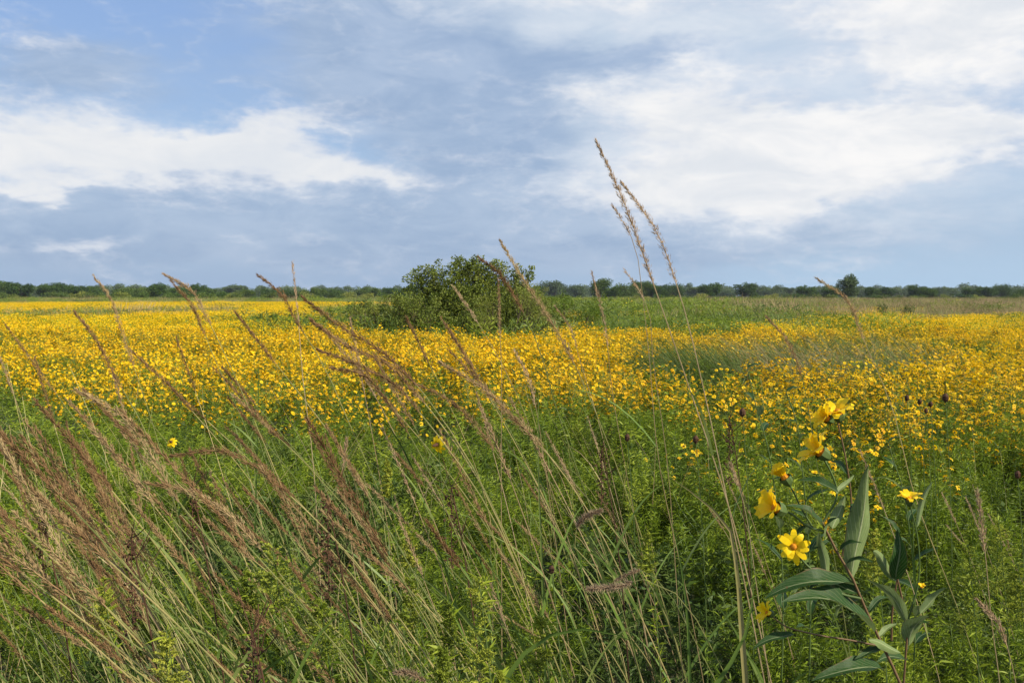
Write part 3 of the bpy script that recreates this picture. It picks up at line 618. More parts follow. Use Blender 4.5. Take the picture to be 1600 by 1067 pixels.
def stalk(base, tip, lean_mid, headlen, width, dens, kind='plume', rad=.0019, droop=.06, name='grass_stalk', label=None, group=None, cat='grass stalk', mid=None, nleaf=2, leafmat_='blade'):
    """one grass stalk; base, tip (and mid) in world metres"""
    base = Vector(base); r = thing(name, label, cat, base, group); L = lambda p: np.array(Vector(p) - base)
    if mid is None:
        b, t = L(base), L(tip); m1 = (b + t) / 2 + np.array([lean_mid, 0, 0]); hd = norm(t - m1); pts = [b, m1, t - hd * headlen * .5 + np.array([0, 0, droop * .25]), t]
    else: pts = [L(base)] + [L(m) for m in mid] + [L(tip)]
    c = poly(pts, 60); s = np.concatenate([[0], np.cumsum(np.linalg.norm(np.diff(c, axis=0), axis=1))]); k = int(np.searchsorted(s, s[-1] - headlen)); k = min(max(k, 2), 56)
    st = MB(); cs = c[:k + 1][::max(1, k // 16)]; cs = np.vstack([cs, c[k:k + 1]]) if not np.allclose(cs[-1], c[k]) else cs; tube(st, cs, np.linspace(rad, rad * .6, len(cs)), 5, 0)
    hs = MB(); tube(hs, c[k:], np.linspace(rad * .55, rad * .25, 60 - k), 4, 0)
    hm = {'plume': ['plume', 'plume'], 'pale': ['plume_pale', 'plume_pale'], 'foxtail': ['bristle', 'plume_pale']}[kind]; seed_head(hs, c[k:], width, dens, kind)
    kids = [link('stem', st.mesh('stalk_stem', ['culm' if kind != 'pale' else 'tan']), r), link('seed_head', hs.mesh('stalk_seed_head', hm), r)]
    for q in range(nleaf):
        lf = MB(); j = int(k * rng.uniform(.25, .75)); p = c[j]; g = rng.uniform(.18, .36); d = np.array([rng.choice([-1, -1, 1]) * rng.uniform(.3, .8), rng.normal(0, .3), rng.uniform(.3, 1)]); blade(lf, p, p + norm(d) * g, (0, 0, .05), .007, 0, 8); kids.append(link('leaf', lf.mesh('stalk_leaf', [leafmat_]), r))
    note(r, kids); return r
def px_stalk(pts, d, headlen, width, dens, kind, label, rad=.0019, dy=0., **k):
    """pts: photo pixels from low to tip, at distance d; carried on down to the ground"""
    W = [at(px, py, d + dy * i) for i, (px, py) in enumerate(pts)]; v = (W[1] - W[0]); v.z = max(v.z, .05)
    g = W[0] - v * (W[0].z / v.z) * .8; g.z = 0; g.y = d
    if (g - W[0]).x > .5: g.x = W[0].x + .5
    return stalk(g, W[-1], 0, headlen, width, dens, kind, rad, label=label, mid=W[:-1], **k)
HERO = [
 ([(1205, 1067), (1150, 830), (1075, 600), (1026, 458), (970, 305), (932, 222)], 2.5, .42, .020, 620, 'pale', 'tallest straw-coloured grass stalk, its head high against the clouds', .0024),
 ([(1195, 1067), (1140, 800), (1102, 620), (1062, 460), (1022, 355), (972, 287)], 2.6, .31, .020, 420, 'pale', 'second tallest straw grass stalk, nodding just right of the tallest', .0024),
 ([(1080, 960), (1029, 718), (1008, 500), (984, 365), (958, 323)], 2.7, .11, .012, 90, 'pale', 'thin straw stalk with a short head just left of the two tallest', .0015),
 ([(1060, 960), (1040, 700), (1020, 560), (1012, 480), (978, 424)], 2.6, .09, .010, 60, 'pale', 'short bent straw head below the tallest stalks', .0014),
 ([(1010, 860), (945, 680), (901, 576), (867, 512), (827, 451), (783, 379)], 2.7, .40, .024, 700, 'plume', 'long brown plume crossing the sky at the right of the shrub', .002),
 ([(935, 830), (870, 640), (828, 508), (800, 458), (780, 427), (750, 404)], 2.6, .22, .020, 360, 'plume', 'brown plume bent over the middle of the big shrub', .0018),
 ([(784, 1000), (783, 720), (783, 560), (780, 500), (779, 440)], 2.9, .20, .012, 200, 'pale', 'upright straw stalk standing straight before the shrub', .0017),
 ([(860, 760), (800, 600), (745, 502), (724, 470), (708, 448)], 3.3, .18, .014, 160, 'pale', 'pale plume in front of the left half of the shrub', .0015),
 ([(1010, 900), (975, 720), (955, 600), (944, 500), (925, 428)], 3.0, .26, .012, 190, 'pale', 'pale slender stalk right of the shrub reaching the tree line', .0015),
 ([(960, 760), (930, 640), (905, 560), (890, 510), (868, 480)], 3.4, .18, .012, 130, 'pale', 'faint tan plume over the flowers right of the shrub', .0014),
 ([(870, 860), (850, 720), (838, 640), (825, 590), (805, 550)], 2.9, .20, .020, 220, 'pale', 'pale fluffy plume over the middle of the flower carpet', .0015),
 ([(500, 900), (487, 700), (473, 590), (466, 500), (457, 410)], 2.7, .20, .007, 110, 'pale', 'thin upright straw stalk at the left against the sky', .0016),
 ([(640, 880), (545, 660), (500, 560), (465, 505), (440, 460), (405, 432)], 2.6, .19, .020, 330, 'plume', 'brown plume left of the thin upright straw stalk', .0018),
 ([(440, 760), (390, 640), (345, 540), (325, 500), (300, 455), (258, 430)], 2.6, .22, .018, 330, 'plume', 'upper brown plume of the pair before the left tree line', .0017),
 ([(430, 800), (380, 660), (335, 560), (318, 518), (300, 478), (268, 440)], 2.75, .20, .016, 260, 'plume', 'lower brown plume of the pair before the left tree line', .0017),
 ([(300, 900), (250, 700), (208, 570), (188, 510), (172, 465), (147, 433)], 2.6, .28, .014, 260, 'plume', 'slender brown plume reaching above the far left trees', .0017),
 ([(310, 960), (270, 780), (210, 640), (175, 580), (150, 530), (118, 490)], 2.5, .24, .018, 340, 'plume', 'brown plume on a bright tan stem over the left flowers', .0024),
 ([(820, 900), (715, 690), (640, 590), (590, 545), (540, 515), (475, 467)], 2.2, .34, .024, 620, 'plume', 'uppermost long brown plume swept across the centre left', .0020),
 ([(830, 940), (730, 720), (650, 615), (600, 565), (550, 545), (488, 502)], 2.15, .34, .026, 700, 'plume', 'middle long brown plume swept across the centre left', .0020),
 ([(850, 990), (760, 790), (660, 650), (615, 600), (570, 575), (500, 548)], 2.2, .30, .022, 560, 'plume', 'lowest of the three long brown plumes at centre left', .0020),
 ([(760, 960), (690, 780), (640, 680), (600, 620), (575, 590), (520, 575)], 2.3, .28, .024, 460, 'plume', 'short dark plume hanging under the three long ones', .0018),
 ([(1500, 960), (1425, 760), (1395, 640), (1345, 520), (1325, 470), (1278, 437)], 2.6, .24, .015, 300, 'plume', 'reddish plume bent over before the tallest light tree', .0018),
 ([(1300, 850), (1272, 700), (1258, 610), (1243, 560), (1225, 525), (1199, 497)], 2.7, .22, .012, 230, 'plume', 'thin reddish plume over the right-hand flowers', .0016),
 ([(1000, 960), (920, 800), (840, 690), (800, 650), (760, 610), (690, 568)], 2.3, .34, .026, 560, 'plume', 'dark brown plume sweeping down over the centre', .0020),
 ([(900, 980), (830, 800), (770, 700), (730, 650), (700, 625), (650, 600)], 2.5, .28, .024, 430, 'plume', 'brown plume just below the sweeping centre plume', .0018),
 ([(980, 1060), (950, 960), (925, 880), (896, 850), (908, 812), (940, 797)], 2.0, .085, .013, 420, 'foxtail', 'bristly foxtail head curved like a hook at the lower centre', .0015),
 ([(1140, 1067), (1105, 1000), (1060, 930), (1000, 905), (975, 914), (918, 920)], 1.9, .11, .014, 460, 'foxtail', 'bristly foxtail lying level near the bottom centre', .0015),
 ([(1120, 1067), (1080, 990), (1040, 920), (1000, 890), (985, 895), (960, 908)], 2.1, .05, .011, 200, 'foxtail', 'small foxtail tip just above the level one', .0013),
 ([(730, 1120), (700, 1090), (680, 1075), (660, 1062), (640, 1050), (617, 1050)], 1.7, .045, .013, 260, 'foxtail', 'pale foxtail tip at the bottom edge left of centre', .0015),
 ([(1560, 1050), (1548, 960), (1541, 880), (1535, 830), (1527, 770)], 2.2, .15, .016, 230, 'pale', 'straw-coloured upright head before the right goldenrod', .0017),
 ([(1600, 1120), (1590, 1080), (1578, 1025), (1560, 975), (1530, 940)], 1.9, .12, .014, 200, 'pale', 'arched straw head at the bottom right corner', .0016),
 ([(550, 860), (538, 770), (534, 740), (538, 715), (541, 688)], 2.7, .09, .014, 150, 'pale', 'short upright straw head among the green at centre left', .0014),
 ([(1180, 900), (1165, 800), (1158, 770), (1150, 750), (1143, 728)], 2.5, .07, .012, 120, 'pale', 'small tan head left of the wild sunflowers', .0014),
 ([(420, 980), (340, 860), (270, 770), (230, 700), (190, 650), (120, 610)], 2.0, .33, .026, 560, 'plume', 'large rusty plume leaning across the left foreground', .0020),
 ([(560, 1060), (470, 940), (400, 850), (340, 790), (290, 765), (230, 755)], 1.9, .30, .024, 520, 'plume', 'dark rusty plume low over the left green plants', .0020),
 ([(620, 960), (540, 860), (460, 780), (400, 730), (350, 705), (270, 712)], 2.1, .32, .024, 520, 'plume', 'long flat brown plume above the dark rusty one', .0020),
]
for (pts, d, hl, w, n, kind, lab, rad) in HERO:
    px_stalk(pts, d, hl, w, int(n * 1.5), kind, lab, rad, name='foxtail' if kind == 'foxtail' else 'grass_stalk', nleaf=0 if kind == 'foxtail' else 2)

def filler():
    pr = {}
    for k in range(9):
        h = 1.35; l = rng.uniform(.28, .55); pr['b%d' % k] = stalk((0, 0, 0), (-l * h, rng.normal(0, .14), h), .06 + .2 * rng.uniform(), rng.uniform(.14, .32), rng.uniform(.011, .019), 460, 'plume', droop=.05)
    for k in range(4):
        h = 1.35; l = rng.uniform(.1, .35); pr['p%d' % k] = stalk((0, 0, 0), (-l * h, rng.normal(0, .1), h), .05, rng.uniform(.14, .24), .013, 220, 'pale')
    tips = {k: Vector(v['tipv']) if 'tipv' in v else None for k, v in pr.items()}
    # tip offset of each prototype, from its own mesh
    for k, v in pr.items():
        me = KIDS[v.name][1].data; P = np.array([q.co for q in me.vertices]); tips[k] = P[np.argmax(P[:, 2] - P[:, 0])]
    used = set()
    def put(key, px, py, d, lab, grp):
        t = at(px, py, d); tp = tips[key]; s = t.z / tp[2]; src = pr[key]
        c = src if key not in used else copy_tree(src); used.add(key); rz = rng.normal(0, .38)
        wide = max(.75, min(s, 1.1)); lean = rng.uniform(.9, 1.35); c.scale = (wide * lean, wide, s); x = tp[0] * wide * lean; c.rotation_euler = (0, 0, rz)
        c.location = (t.x - (math.cos(rz) * x - math.sin(rz) * tp[1] * wide), d, 0); tag(c, lab, 'grass stalk', grp)
    B = ['b%d' % k for k in range(9)]; Pp = ['p%d' % k for k in range(4)]
    for i in range(74):
        px = rng.uniform(-90, 190) ; py = 560 + rng.beta(1.3, 1.6) * 430 + .25 * max(px, 0)
        put(B[rng.integers(9)], px, py, rng.uniform(1.75, 3.0), 'rusty brown grass plume in the dense leaning stand at the left edge', 'rusty grass plumes massed at the left')
    for i in range(52):
        px = rng.uniform(190, 560); py = 590 + rng.beta(1.6, 1.3) * 400
        put(B[rng.integers(9)], px, py, rng.uniform(1.8, 3.0), 'brown grass plume leaning over the green plants left of centre', 'brown grass plumes left of centre')
    for i in range(22):
        put((B + Pp)[rng.integers(13)], rng.uniform(560, 860), rng.uniform(600, 900), rng.uniform(2.0, 3.4), 'brown or tan grass plume among the stems at the centre', 'grass plumes at the centre')
    for i in range(14):
        put(Pp[rng.integers(4)], rng.uniform(820, 1560), rng.uniform(620, 860), rng.uniform(2.6, 4.0), 'slender tan grass head over the green plants right of centre', 'tan grass heads right of centre')
    for i in range(18):
        put((B + Pp)[rng.integers(13)], rng.uniform(-40, 700), rng.uniform(480, 600), rng.uniform(2.8, 4.2), 'slim grass plume standing against the yellow flowers at the left', 'slim grass plumes against the flowers')
filler()

# ------------------------------------------------------------------ broad green blades, each its own thing
def big_blade(name, label, pts, d, w, mat='blade', dy=0.):
    W = [at(px, py, d + dy * i) for i, (px, py) in enumerate(pts)]; v = W[1] - W[0]; v.z = max(v.z, .05); g = W[0] - v * (W[0].z / v.z) * .7; g.z = 0
    if abs(g.x - W[0].x) > .4: g.x = W[0].x + .4 * (1 if g.x > W[0].x else -1)
    c = poly([np.array(p - g) for p in [g] + W], 22); T = norm(np.gradient(c, axis=0)); S = norm(np.cross(T, np.array([.15, 1., .25]))); N = np.cross(S, T); t = np.linspace(0, 1, 22)[:, None]
    ww = w * .5 * np.minimum(1, (1 - t) * 3) ** .8 + .0003; V = np.concatenate([c - S * ww, c + N * ww * .35, c + S * ww]); mb = MB()
    mb.add(V, [(i, i + 1, 22 + i + 1, 22 + i) for i in range(21)] + [(22 + i, 23 + i, 45 + i, 44 + i) for i in range(21)])
    o = link(name, mb.mesh(name, [mat], True)); o.location = g; tag(o, label, 'wild grass')
big_blade('wild_grass', 'broad green blade lying diagonally at the lower centre', [(760, 1010), (720, 955), (680, 918), (636, 886)], 1.9, .018)
big_blade('wild_grass', 'pale broken blade bent over left of the wild sunflowers', [(1160, 1000), (1150, 880), (1140, 826), (1095, 780), (1042, 742)], 2.1, .012, 'culm')
big_blade('wild_grass', 'thin vertical green blade before the left flowers', [(400, 760), (402, 680), (404, 600), (405, 520)], 3.0, .005)
big_blade('wild_grass', 'upright blue-green blade at the centre below the flowers', [(846, 860), (842, 760), (841, 680), (842, 598)], 2.7, .006)
big_blade('wild_grass', 'arching light green blade at the bottom centre', [(790, 1060), (830, 1010), (880, 985), (940, 985), (1010, 1010)], 1.8, .012)
big_blade('wild_grass', 'broad upright green blade left of the wild sunflower stem', [(1078, 1067), (1072, 940), (1060, 860), (1046, 800)], 1.9, .007)
big_blade('wild_grass', 'tan straw blade slanting in from the left edge', [(260, 1000), (180, 880), (90, 825), (-10, 795)], 1.9, .007, 'tan')
big_blade('wild_grass', 'green blade curving up at the bottom right of centre', [(1120, 1067), (1145, 1030), (1165, 990), (1180, 900)], 1.8, .014)

# ------------------------------------------------------------------ wild sunflowers at the right
def leaf_mesh(b, t, w, face, bow=.1, cup=.25, wave=.0, flip=False):
    """broad leaf from b to t; face: direction its upper side looks to"""
    b, t = np.array(b), np.array(t); L = np.linalg.norm(t - b); X = norm(t - b); N = norm(np.array(face) - X * np.dot(face, X)); S = np.cross(X, N); nu, nv = 15, 7; V, fs, uv = [], [], []
    for i in range(nu):
        s = i / (nu - 1); half = w * .5 * (math.sin(math.pi * min(1, s ** .8)) ** .75 if 0 < s < 1 else 0) * (1 - .25 * s) + .0006; c = b + X * L * s + N * bow * L * 4 * s * (1 - s)
        for j in range(nv):
            q = (j / (nv - 1) - .5) * 2; V.append(c + S * q * half + N * (abs(q) ** 1.3 * cup * half + wave * half * math.sin(s * 14 + q) * abs(q))); uv.append((j / (nv - 1), s))
    for i in range(nu - 1):
        for j in range(nv - 1): a = i * nv + j; fs.append((a, a + 1, a + nv + 1, a + nv) if not flip else (a, a + nv, a + nv + 1, a + 1))
    V = np.array(V); tw = rng.uniform(-.55, .55); curl = rng.uniform(-.16, .06)
    for i in range(nu):
        u = i / (nu - 1); c = b + X * L * u + N * bow * L * 4 * u * (1 - u); th = tw * u * u * 1.6; r_ = V[i * nv:(i + 1) * nv] - c; x_ = r_ @ S; z_ = r_ @ N
        V[i * nv:(i + 1) * nv] = c + np.outer(x_ * math.cos(th) - z_ * math.sin(th), S) + np.outer(x_ * math.sin(th) + z_ * math.cos(th), N) + N * curl * L * u ** 3 + S * L * .035 * math.sin(u * 5 + tw * 9)
    mb = MB(); mb.add(V, fs); me = mb.mesh('broad_leaf', ['broad_leaf'], True); l = me.uv_layers.new(name='UVMap'); idx = np.zeros(len(me.loops), int); me.loops.foreach_get('vertex_index', idx); l.data.foreach_set('uv', np.array(uv)[idx].ravel()); return me
SUNF = []
for k, (cup, gaps) in enumerate([(.25, ()), (.75, (2,)), (1.0, (3, 4, 5)), (.55, ())]):
    mb, mt = flower_mesh('sf', r=.030, n=11, cup=cup, detail=2, mats=('sun_petal', 'orange_disc'), discr=.21, dh=.3, gaps=gaps); SUNF.append(mb.mesh('sunflower_head', mt, False))
def sun_head(root, base, px, py, d, face, size=1., k=0):
    """flower > petals and disc together on its own mesh; placed at a photo pixel"""
    p = at(px, py, d); n = Vector(face).normalized(); return link('flower', SUNF[k], root, fmat(p - base, n, size, rng.uniform(0, 6)))
def sunflower_plant(label, basepx, d, stems, leaves_, heads):
    base = at(*basepx, d); base.z = 0; r = thing('wild_sunflower', label, 'wildflower', base); mb = MB()
    for (pts, ra, rb, mt, dd) in stems:
        P = [np.array(at(x, y, d + dd) - base) for x, y in pts]
        if pts[0][1] >= 1060: P = [np.array([P[0][0] + .0, P[0][1] + .02, 0])] + P
        c = poly(P, 24); tube(mb, c, np.linspace(ra, rb, 24), 7, mt)
    link('stem', mb.mesh('sunflower_stem', ['stem_red', 'stem_green'], True), r)
    for (bx, by, tx, ty, w, face, bow, dd, fl) in leaves_:
        b = at(bx, by, d) - base; t = at(tx, ty, d + dd) - base; link('leaf', leaf_mesh(b, t, w * .78 * d / F, face, bow, .55, .16, fl), r)
    for (x, y, dd, face, s, k) in heads: sun_head(r, base, x, y, d + dd, face, s, k)
    return r
UPF, BACK = (-.2, -.5, 1), (0, 1, .15)
sunflower_plant('tall wild sunflower with large leaves and reddish stem at the right foreground', (1420, 1200), 1.65,
    [([(1406, 1065), (1380, 1010), (1363, 975), (1345, 934), (1332, 903), (1315, 872), (1290, 834), (1284, 815)], .0042, .0022, 0, 0),
     ([(1284, 820), (1308, 770), (1297, 735), (1284, 712)], .002, .0016, 1, .01), ([(1288, 830), (1262, 822), (1240, 805), (1228, 798)], .002, .0016, 1, -.01),
     ([(1345, 935), (1310, 925), (1288, 905), (1258, 880), (1244, 862)], .0024, .0018, 1, -.02), ([(1270, 824), (1250, 790), (1238, 765), (1230, 752)], .0018, .0014, 1, .02),
     ([(1380, 1010), (1330, 1000), (1270, 990), (1222, 975), (1206, 962)], .0018, .0012, 0, .03), ([(1316, 868), (1330, 800), (1322, 720), (1308, 655)], .0018, .0014, 0, .06)],
    [(1337, 906, 1352, 718, 52, BACK, .06, -.02, False), (1302, 826, 1320, 775, 26, BACK, .05, .02, False), (1286, 822, 1232, 788, 30, UPF, .08, -.02, False), (1292, 910, 1282, 829, 20, BACK, .08, -.04, False),
     (1336, 915, 1202, 920, 52, (-.1, -.32, 1), .10, -.05, False), (1340, 925, 1268, 898, 34, (-.1, -.7, .7), .05, .03, False), (1363, 982, 1218, 938, 60, (-.1, -.5, .9), .12, -.08, False),
     (1407, 1016, 1354, 998, 20, (0, .8, -.4), .06, -.05, False), (1380, 1016, 1336, 1024, 18, UPF, .05, -.03, False), (1385, 1050, 1272, 1056, 46, (0, -.28, 1), .1, -.06, False), (1310, 768, 1246, 752, 26, (-.1, -.5, 1), .1, .02, False), (1312, 860, 1345, 845, 16, UPF, .1, -.02, False),
     (1290, 838, 1308, 806, 18, UPF, .1, -.03, False), (1240, 990, 1178, 1012, 20, UPF, .1, -.03, False), (1346, 935, 1300, 960, 30, UPF, .1, .05, False), (1298, 845, 1262, 868, 13, UPF, .1, -.02, False), (1322, 882, 1362, 872, 14, (.3, -.4, 1), .1, -.02, False), (1308, 772, 1336, 742, 12, BACK, .06, .02, False),
     (1262, 822, 1240, 838, 10, UPF, .1, 0, False), (1355, 955, 1392, 930, 15, (.2, -.3, 1), .12, .03, False), (1372, 995, 1402, 975, 14, BACK, .1, .02, False), (1286, 905, 1262, 925, 12, UPF, .1, 0, False), (1330, 800, 1352, 786, 12, UPF, .1, .06, False), (1325, 740, 1300, 722, 12, UPF, .1, .06, False)],
    [(1284, 708, 0, (-.75, -.1, .5), 1.4, 1), (1228, 748, .02, (-.55, -.1, .8), 1.2, 2), (1216, 795, -.02, (-.85, -.25, .35), 1.4, 1), (1240, 854, -.03, (-.25, -.9, .25), 1.02, 0), (1202, 958, .02, (-.9, -.3, .35), .85, 1), (1310, 648, .06, (-.3, -.25, .9), 1.25, 3), (1294, 655, .05, (-.8, -.3, .4), 1.0, 1)])
sunflower_plant('second wild sunflower with one upturned bloom and narrow leaves further right', (1414, 1200), 1.75,
    [([(1412, 1067), (1416, 1010), (1418, 972), (1408, 930), (1402, 903)], .003, .0018, 0, 0), ([(1418, 972), (1436, 900), (1432, 830), (1422, 788)], .0018, .0012, 1, .02), ([(1393, 1000), (1394, 960), (1402, 903)], .002, .0014, 0, .02)],
    [(1400, 905, 1358, 852, 20, BACK, .08, -.04, False), (1402, 905, 1404, 832, 36, (-.2, -1, .3), .08, -.02, False), (1418, 974, 1358, 905, 28, (.3, .8, .5), .08, -.06, False), (1438, 958, 1477, 916, 22, BACK, .06, 0, False), (1420, 1008, 1446, 955, 40, BACK, .08, -.04, False),
     (1431, 822, 1457, 753, 12, BACK, .04, 0, False), (1405, 834, 1379, 808, 18, UPF, .08, 0, False), (1420, 980, 1450, 970, 26, UPF, .1, -.02, False), (1414, 1030, 1370, 1035, 26, UPF, .1, -.05, False)],
    [(1421, 782, .02, (-.05, -.12, 1), .92, 3), (1440, 918, 0, (0, -.2, 1), .35, 1)])
def leafy_stalk(label, base, d, pts, n, size, heads=0):
    b = at(pts[0][0], 1067, d); b.z = 0; r = thing('leafy_stalk', label, 'wild plant', b); mb = MB(); P = [np.array([0, 0, 0])] + [np.array(at(x, y, d) - b) for x, y in pts]; c = poly(P, 30); tube(mb, c, np.linspace(.003, .0014, 30), 6, 0); link('stem', mb.mesh('leafy_stem', ['stem_green']), r)
    for k in range(n):
        j = int(29 - k * 16 / n); p = c[j]; a = k * 2.4 + rng.normal(0, .2); L = size * rng.uniform(.7, 1.1) * (.55 + .6 * k / n); t = p + np.array([math.cos(a) * L * .8, math.sin(a) * L * .8, L * rng.uniform(.1, .75)]); link('leaf', leaf_mesh(p, t, L * .32, (-.1 * math.cos(a), -.2, 1), .08, .3, .1), r)
leafy_stalk('leafy milkweed-like stalk before the flowers, left of the wild sunflowers', 0, 2.9, [(1215, 800), (1200, 700), (1180, 630), (1168, 575)], 12, .10)
leafy_stalk('pale leafy stalk with upturned leaves beside the reddish plume', 0, 2.8, [(1260, 800), (1252, 720), (1245, 660), (1228, 612)], 13, .09)
leafy_stalk('bright green leafy shoot above the second wild sunflower', 0, 2.9, [(1420, 820), (1410, 760), (1396, 720), (1388, 690)], 9, .11)

# ------------------------------------------------------------------ goldenrod, coneflowers, dark dried stalks
def goldenrod(label, px, py, d, w, h):
    """stem, narrow leaves and branching yellow-green flower cluster; (px,py) is its top"""
    t = at(px, py, d); b = Vector((t.x + .06, d, 0)); r = thing('goldenrod', label, 'goldenrod', b); T = np.array(t - b); c = bez((0, 0, 0), (0, 0, T[2] * .6), T, 20); st, lf, fl = MB(), MB(), MB(); tube(st, c, np.linspace(.003, .001, 20), 5)
    leafy(lf, [(c, .002)], 150, .035, .0045, 0, .6, .15)
    P, D = [], []
    for k in range(70):
        u = rng.uniform(0, 1) ** .8; p = T - np.array([0, 0, 1]) * h * u + (c[-1] - c[-2]) * 0; a = rng.uniform(0, 6.28); L = w * .5 * (.25 + .75 * u) * rng.uniform(.5, 1); q = p + np.array([math.cos(a) * L, math.sin(a) * L, L * .55]); cc = bez(p, p + [math.cos(a) * L * .5, math.sin(a) * L * .5, L * .5], q, 8); tube(st, cc, .0006, 3)
        for s in range(40): j = rng.uniform(1, 7); i = int(j); P.append(cc[i] * (1 - j % 1) + cc[min(i + 1, 7)] * (j % 1)); D.append(rng.normal(size=3) * .7 + [0, 0, .9])
    n = len(P); leaves(fl, np.array(P), np.array(D), rng.uniform(.003, .007, n), rng.uniform(.0016, .0030, n), 0)
    link('stem', st.mesh('goldenrod_stem', ['stem_green']), r); link('foliage', lf.mesh('goldenrod_foliage', ['forb']), r); link('flower_cluster', fl.mesh('goldenrod_cluster', ['goldenrod']), r)
for a in [('largest yellow-green goldenrod among the rusty grass at the left', 425, 848, 1.9, .17, .16), ('small goldenrod just left of the largest one', 385, 895, 1.9, .07, .09), ('goldenrod below the largest one at the left', 500, 930, 1.8, .12, .15),
          ('goldenrod spire at the bottom centre', 748, 905, 1.8, .14, .22), ('slender goldenrod beside the bottom centre spire', 700, 940, 1.85, .07, .12), ('small goldenrod under the green leaning blade', 690, 1015, 1.6, .06, .06), ('tall thin goldenrod left of centre in the green', 605, 715, 2.6, .05, .12), ('yellow-green spire next to the pale short straw head', 640, 820, 2.4, .07, .12),
          ('goldenrod between the two wild sunflowers', 1366, 828, 2.1, .07, .12), ('broad goldenrod at the right edge', 1560, 812, 2.3, .17, .2), ('goldenrod left of the one at the right edge', 1512, 850, 2.2, .12, .22), ('tiny goldenrod tip at the bottom edge centre', 782, 1052, 1.6, .03, .04), ('goldenrod at the far right below the broad one', 1590, 880, 2.1, .1, .15),
          ('faint goldenrod left of the dark dried stalk at the left', 160, 905, 2.0, .1, .14), ('goldenrod low in the rusty grass near the bottom left', 260, 985, 1.7, .1, .13), ('leafy goldenrod between the spire and the level foxtail', 845, 965, 1.9, .08, .12), ('goldenrod just above the green leaning blade', 640, 905, 2.2, .09, .13), ('small goldenrod right of the small foxtail tip', 1010, 830, 2.6, .08, .12)]: goldenrod(*a)

def coneflower(label, px, py, d, face, s, head):
    t = at(px, py, d); b = Vector((t.x + .05, d, 0)); r = thing('coneflower' if head != 'dry' else 'dried_coneflower', label, 'wildflower', b); T = np.array(t - b); st = MB(); tube(st, bez((0, 0, 0), (0, 0, T[2] * .6), T, 12), np.linspace(.002, .0012, 12), 5); link('stem', st.mesh('coneflower_stem', ['stem_green']), r)
    if head == 'dry':
        mb = MB(); n = 60; dd = norm(rng.normal(size=(n, 3))); leaves(mb, dd * [.003, .003, .005], dd, .008, .005, 0); tube(mb, [(0, 0, -.012), (0, 0, -.004), (0, 0, .006), (0, 0, .014)], [.002, .008, .0085, .003], 8); link('seed_head', mb.mesh('dry_cone', ['dry']), r, Matrix.Translation(T) @ Matrix.Scale(s, 4))
    else: link('flower', CONE, r, fmat(T, Vector(face).normalized(), s, rng.uniform(0, 6)))
mbc, mtc = flower_mesh('cone', r=.034, n=9, cup=.0, detail=2, mats=('sun_petal', 'dry'), discr=.2, dh=.9); CONE = mbc.mesh('coneflower_head', mtc)
coneflower('yellow coneflower with a dark centre standing alone at the centre', 684, 694, 2.7, (-.6, -.8, -.1), .8, 'f')
coneflower('small lone yellow bloom in the green at the left', 268, 691, 2.8, (-.2, -.8, .5), .5, 'f')
for i, (px, py, d, s, where) in enumerate([(1417, 622, 4, 1, 'leftmost of the dark dried coneflower heads in the right flowers'), (1437, 628, 4, .9, 'dark dried head just right of the leftmost one in the flowers'), (1454, 632, 4.1, 1, 'dark dried head in the middle of the row in the right flowers'), (1477, 622, 3.8, 1.4, 'largest dark dried head in the right flowers'), (1447, 642, 4, .9, 'lowest dark dried head in the right flowers'),
        (1087, 687, 3, 1, 'grey dried head alone left of the leafy stalks'), (1160, 645, 3, 1.1, 'grey dried head close to the milkweed-like stalk'), (1590, 742, 3, 1, 'dark dried head at the right edge'), (862, 890, 2, .7, 'dark dried head deep in the green at the bottom centre'), (980, 684, 3.2, 1, 'dark dried head in the green at the centre')]): coneflower(where, px, py, d, None, s, 'dry')

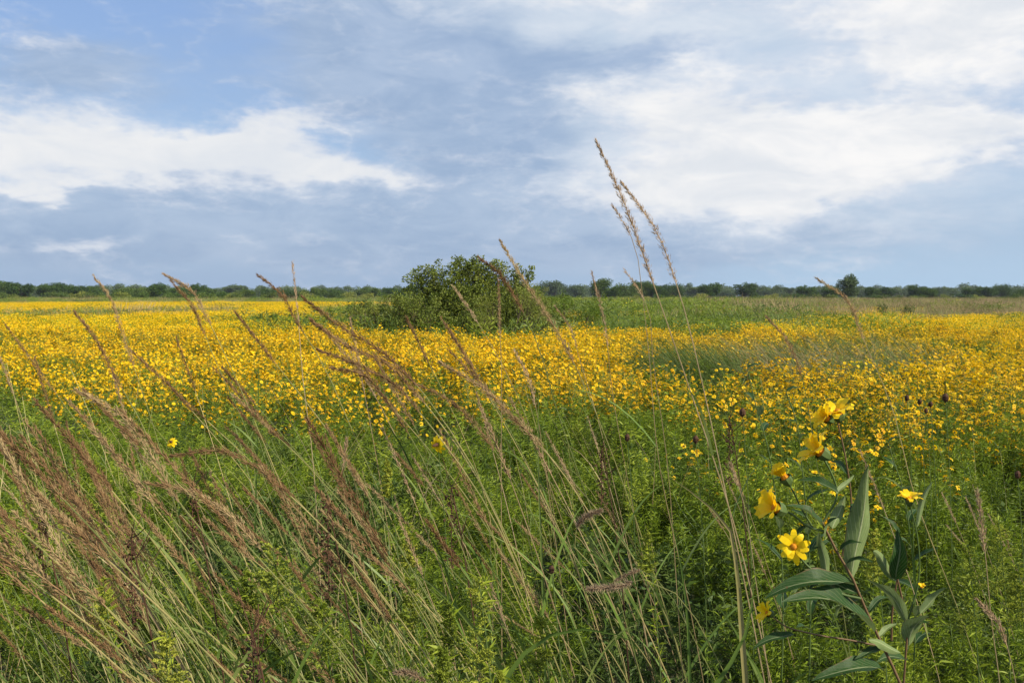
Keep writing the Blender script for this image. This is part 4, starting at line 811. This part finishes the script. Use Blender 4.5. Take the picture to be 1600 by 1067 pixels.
def dry_stalk(label, px, py, d, h, n=90):
    t = at(px, py, d); b = Vector((t.x + .1, d, 0)); r = thing('dried_stalk', label, 'dried plant', b); T = np.array(t - b); c = bez((0, 0, 0), (0, 0, T[2] * .6), T, 24); st, sd_ = MB(), MB(); tube(st, c, np.linspace(.003, .0015, 24), 5)
    for k in range(8): j = 23 - int(rng.uniform(0, 1) * 23 * min(.9, h / T[2])); q = c[j] + norm([rng.normal(), rng.normal(), 1.6]) * rng.uniform(.04, .09); tube(st, [c[j], (c[j] + q) / 2 + [0, 0, -.004], q], .001, 4)
    tube(sd_, [T - np.array([0, 0, h]), T], .0012, 4, 0)
    P = np.array([T - np.array([0, 0, 1.]) * h * rng.uniform(0, 1) + rng.normal(size=3) * [.009, .009, .004] for _ in range(n)]); leaves(sd_, P, rng.normal(size=(n, 3)), rng.uniform(.006, .016, n), rng.uniform(.004, .008, n), 0)
    link('stem', st.mesh('dry_stem', ['dry']), r); link('seed_cluster', sd_.mesh('dry_cluster', ['dry']), r)
for a in [('dark brown dried stalk behind the left goldenrod', 512, 785, 2.2, .22, 200), ('reddish dark dried stalk in the left green plants', 205, 840, 1.9, .2, 160), ('dark dried stalk in the shade at the lower left', 300, 760, 2.3, .15, 110), ('dark withered stalk left of the milkweed-like plant', 1140, 655, 3.2, .22, 160),
          ('withered brown stalk under the coneflower', 705, 760, 2.4, .2, 120), ('thin withered stalk at the right of the centre', 940, 700, 3.0, .18, 100), ('dark dried stalk at the bottom left', 395, 990, 1.6, .15, 130), ('small dark dried stalk at the left edge', 65, 800, 2.2, .15, 100)]: dry_stalk(*a)

# ------------------------------------------------------------------ air
def haze():
    mb = MB(); x0, x1, y0, y1, z0, z1 = -700, 700, -40, 760, -1.2, 22.
    V = [(x0, y0, z0), (x1, y0, z0), (x1, y1, z0), (x0, y1, z0), (x0, y0, z1), (x1, y0, z1), (x1, y1, z1), (x0, y1, z1)]
    mb.add(V, [(3, 2, 1, 0), (4, 5, 6, 7), (0, 1, 5, 4), (1, 2, 6, 5), (2, 3, 7, 6), (3, 0, 4, 7)])
    m = bpy.data.materials.new('haze'); m.use_nodes = True; t = m.node_tree; t.nodes.clear(); o = t.nodes.new('ShaderNodeOutputMaterial'); v = t.nodes.new('ShaderNodeVolumePrincipled')
    v.inputs['Color'].default_value = (.72, .82, .95, 1); v.inputs['Density'].default_value = .00014; v.inputs['Anisotropy'].default_value = .2; t.links.new(v.outputs[0], o.inputs['Volume']); MATS['haze'] = m
    ob = link('haze', mb.mesh('haze', ['haze'])); tag(ob, 'thin pale blue haze over the far meadow and trees', 'haze', kind='stuff')
haze()
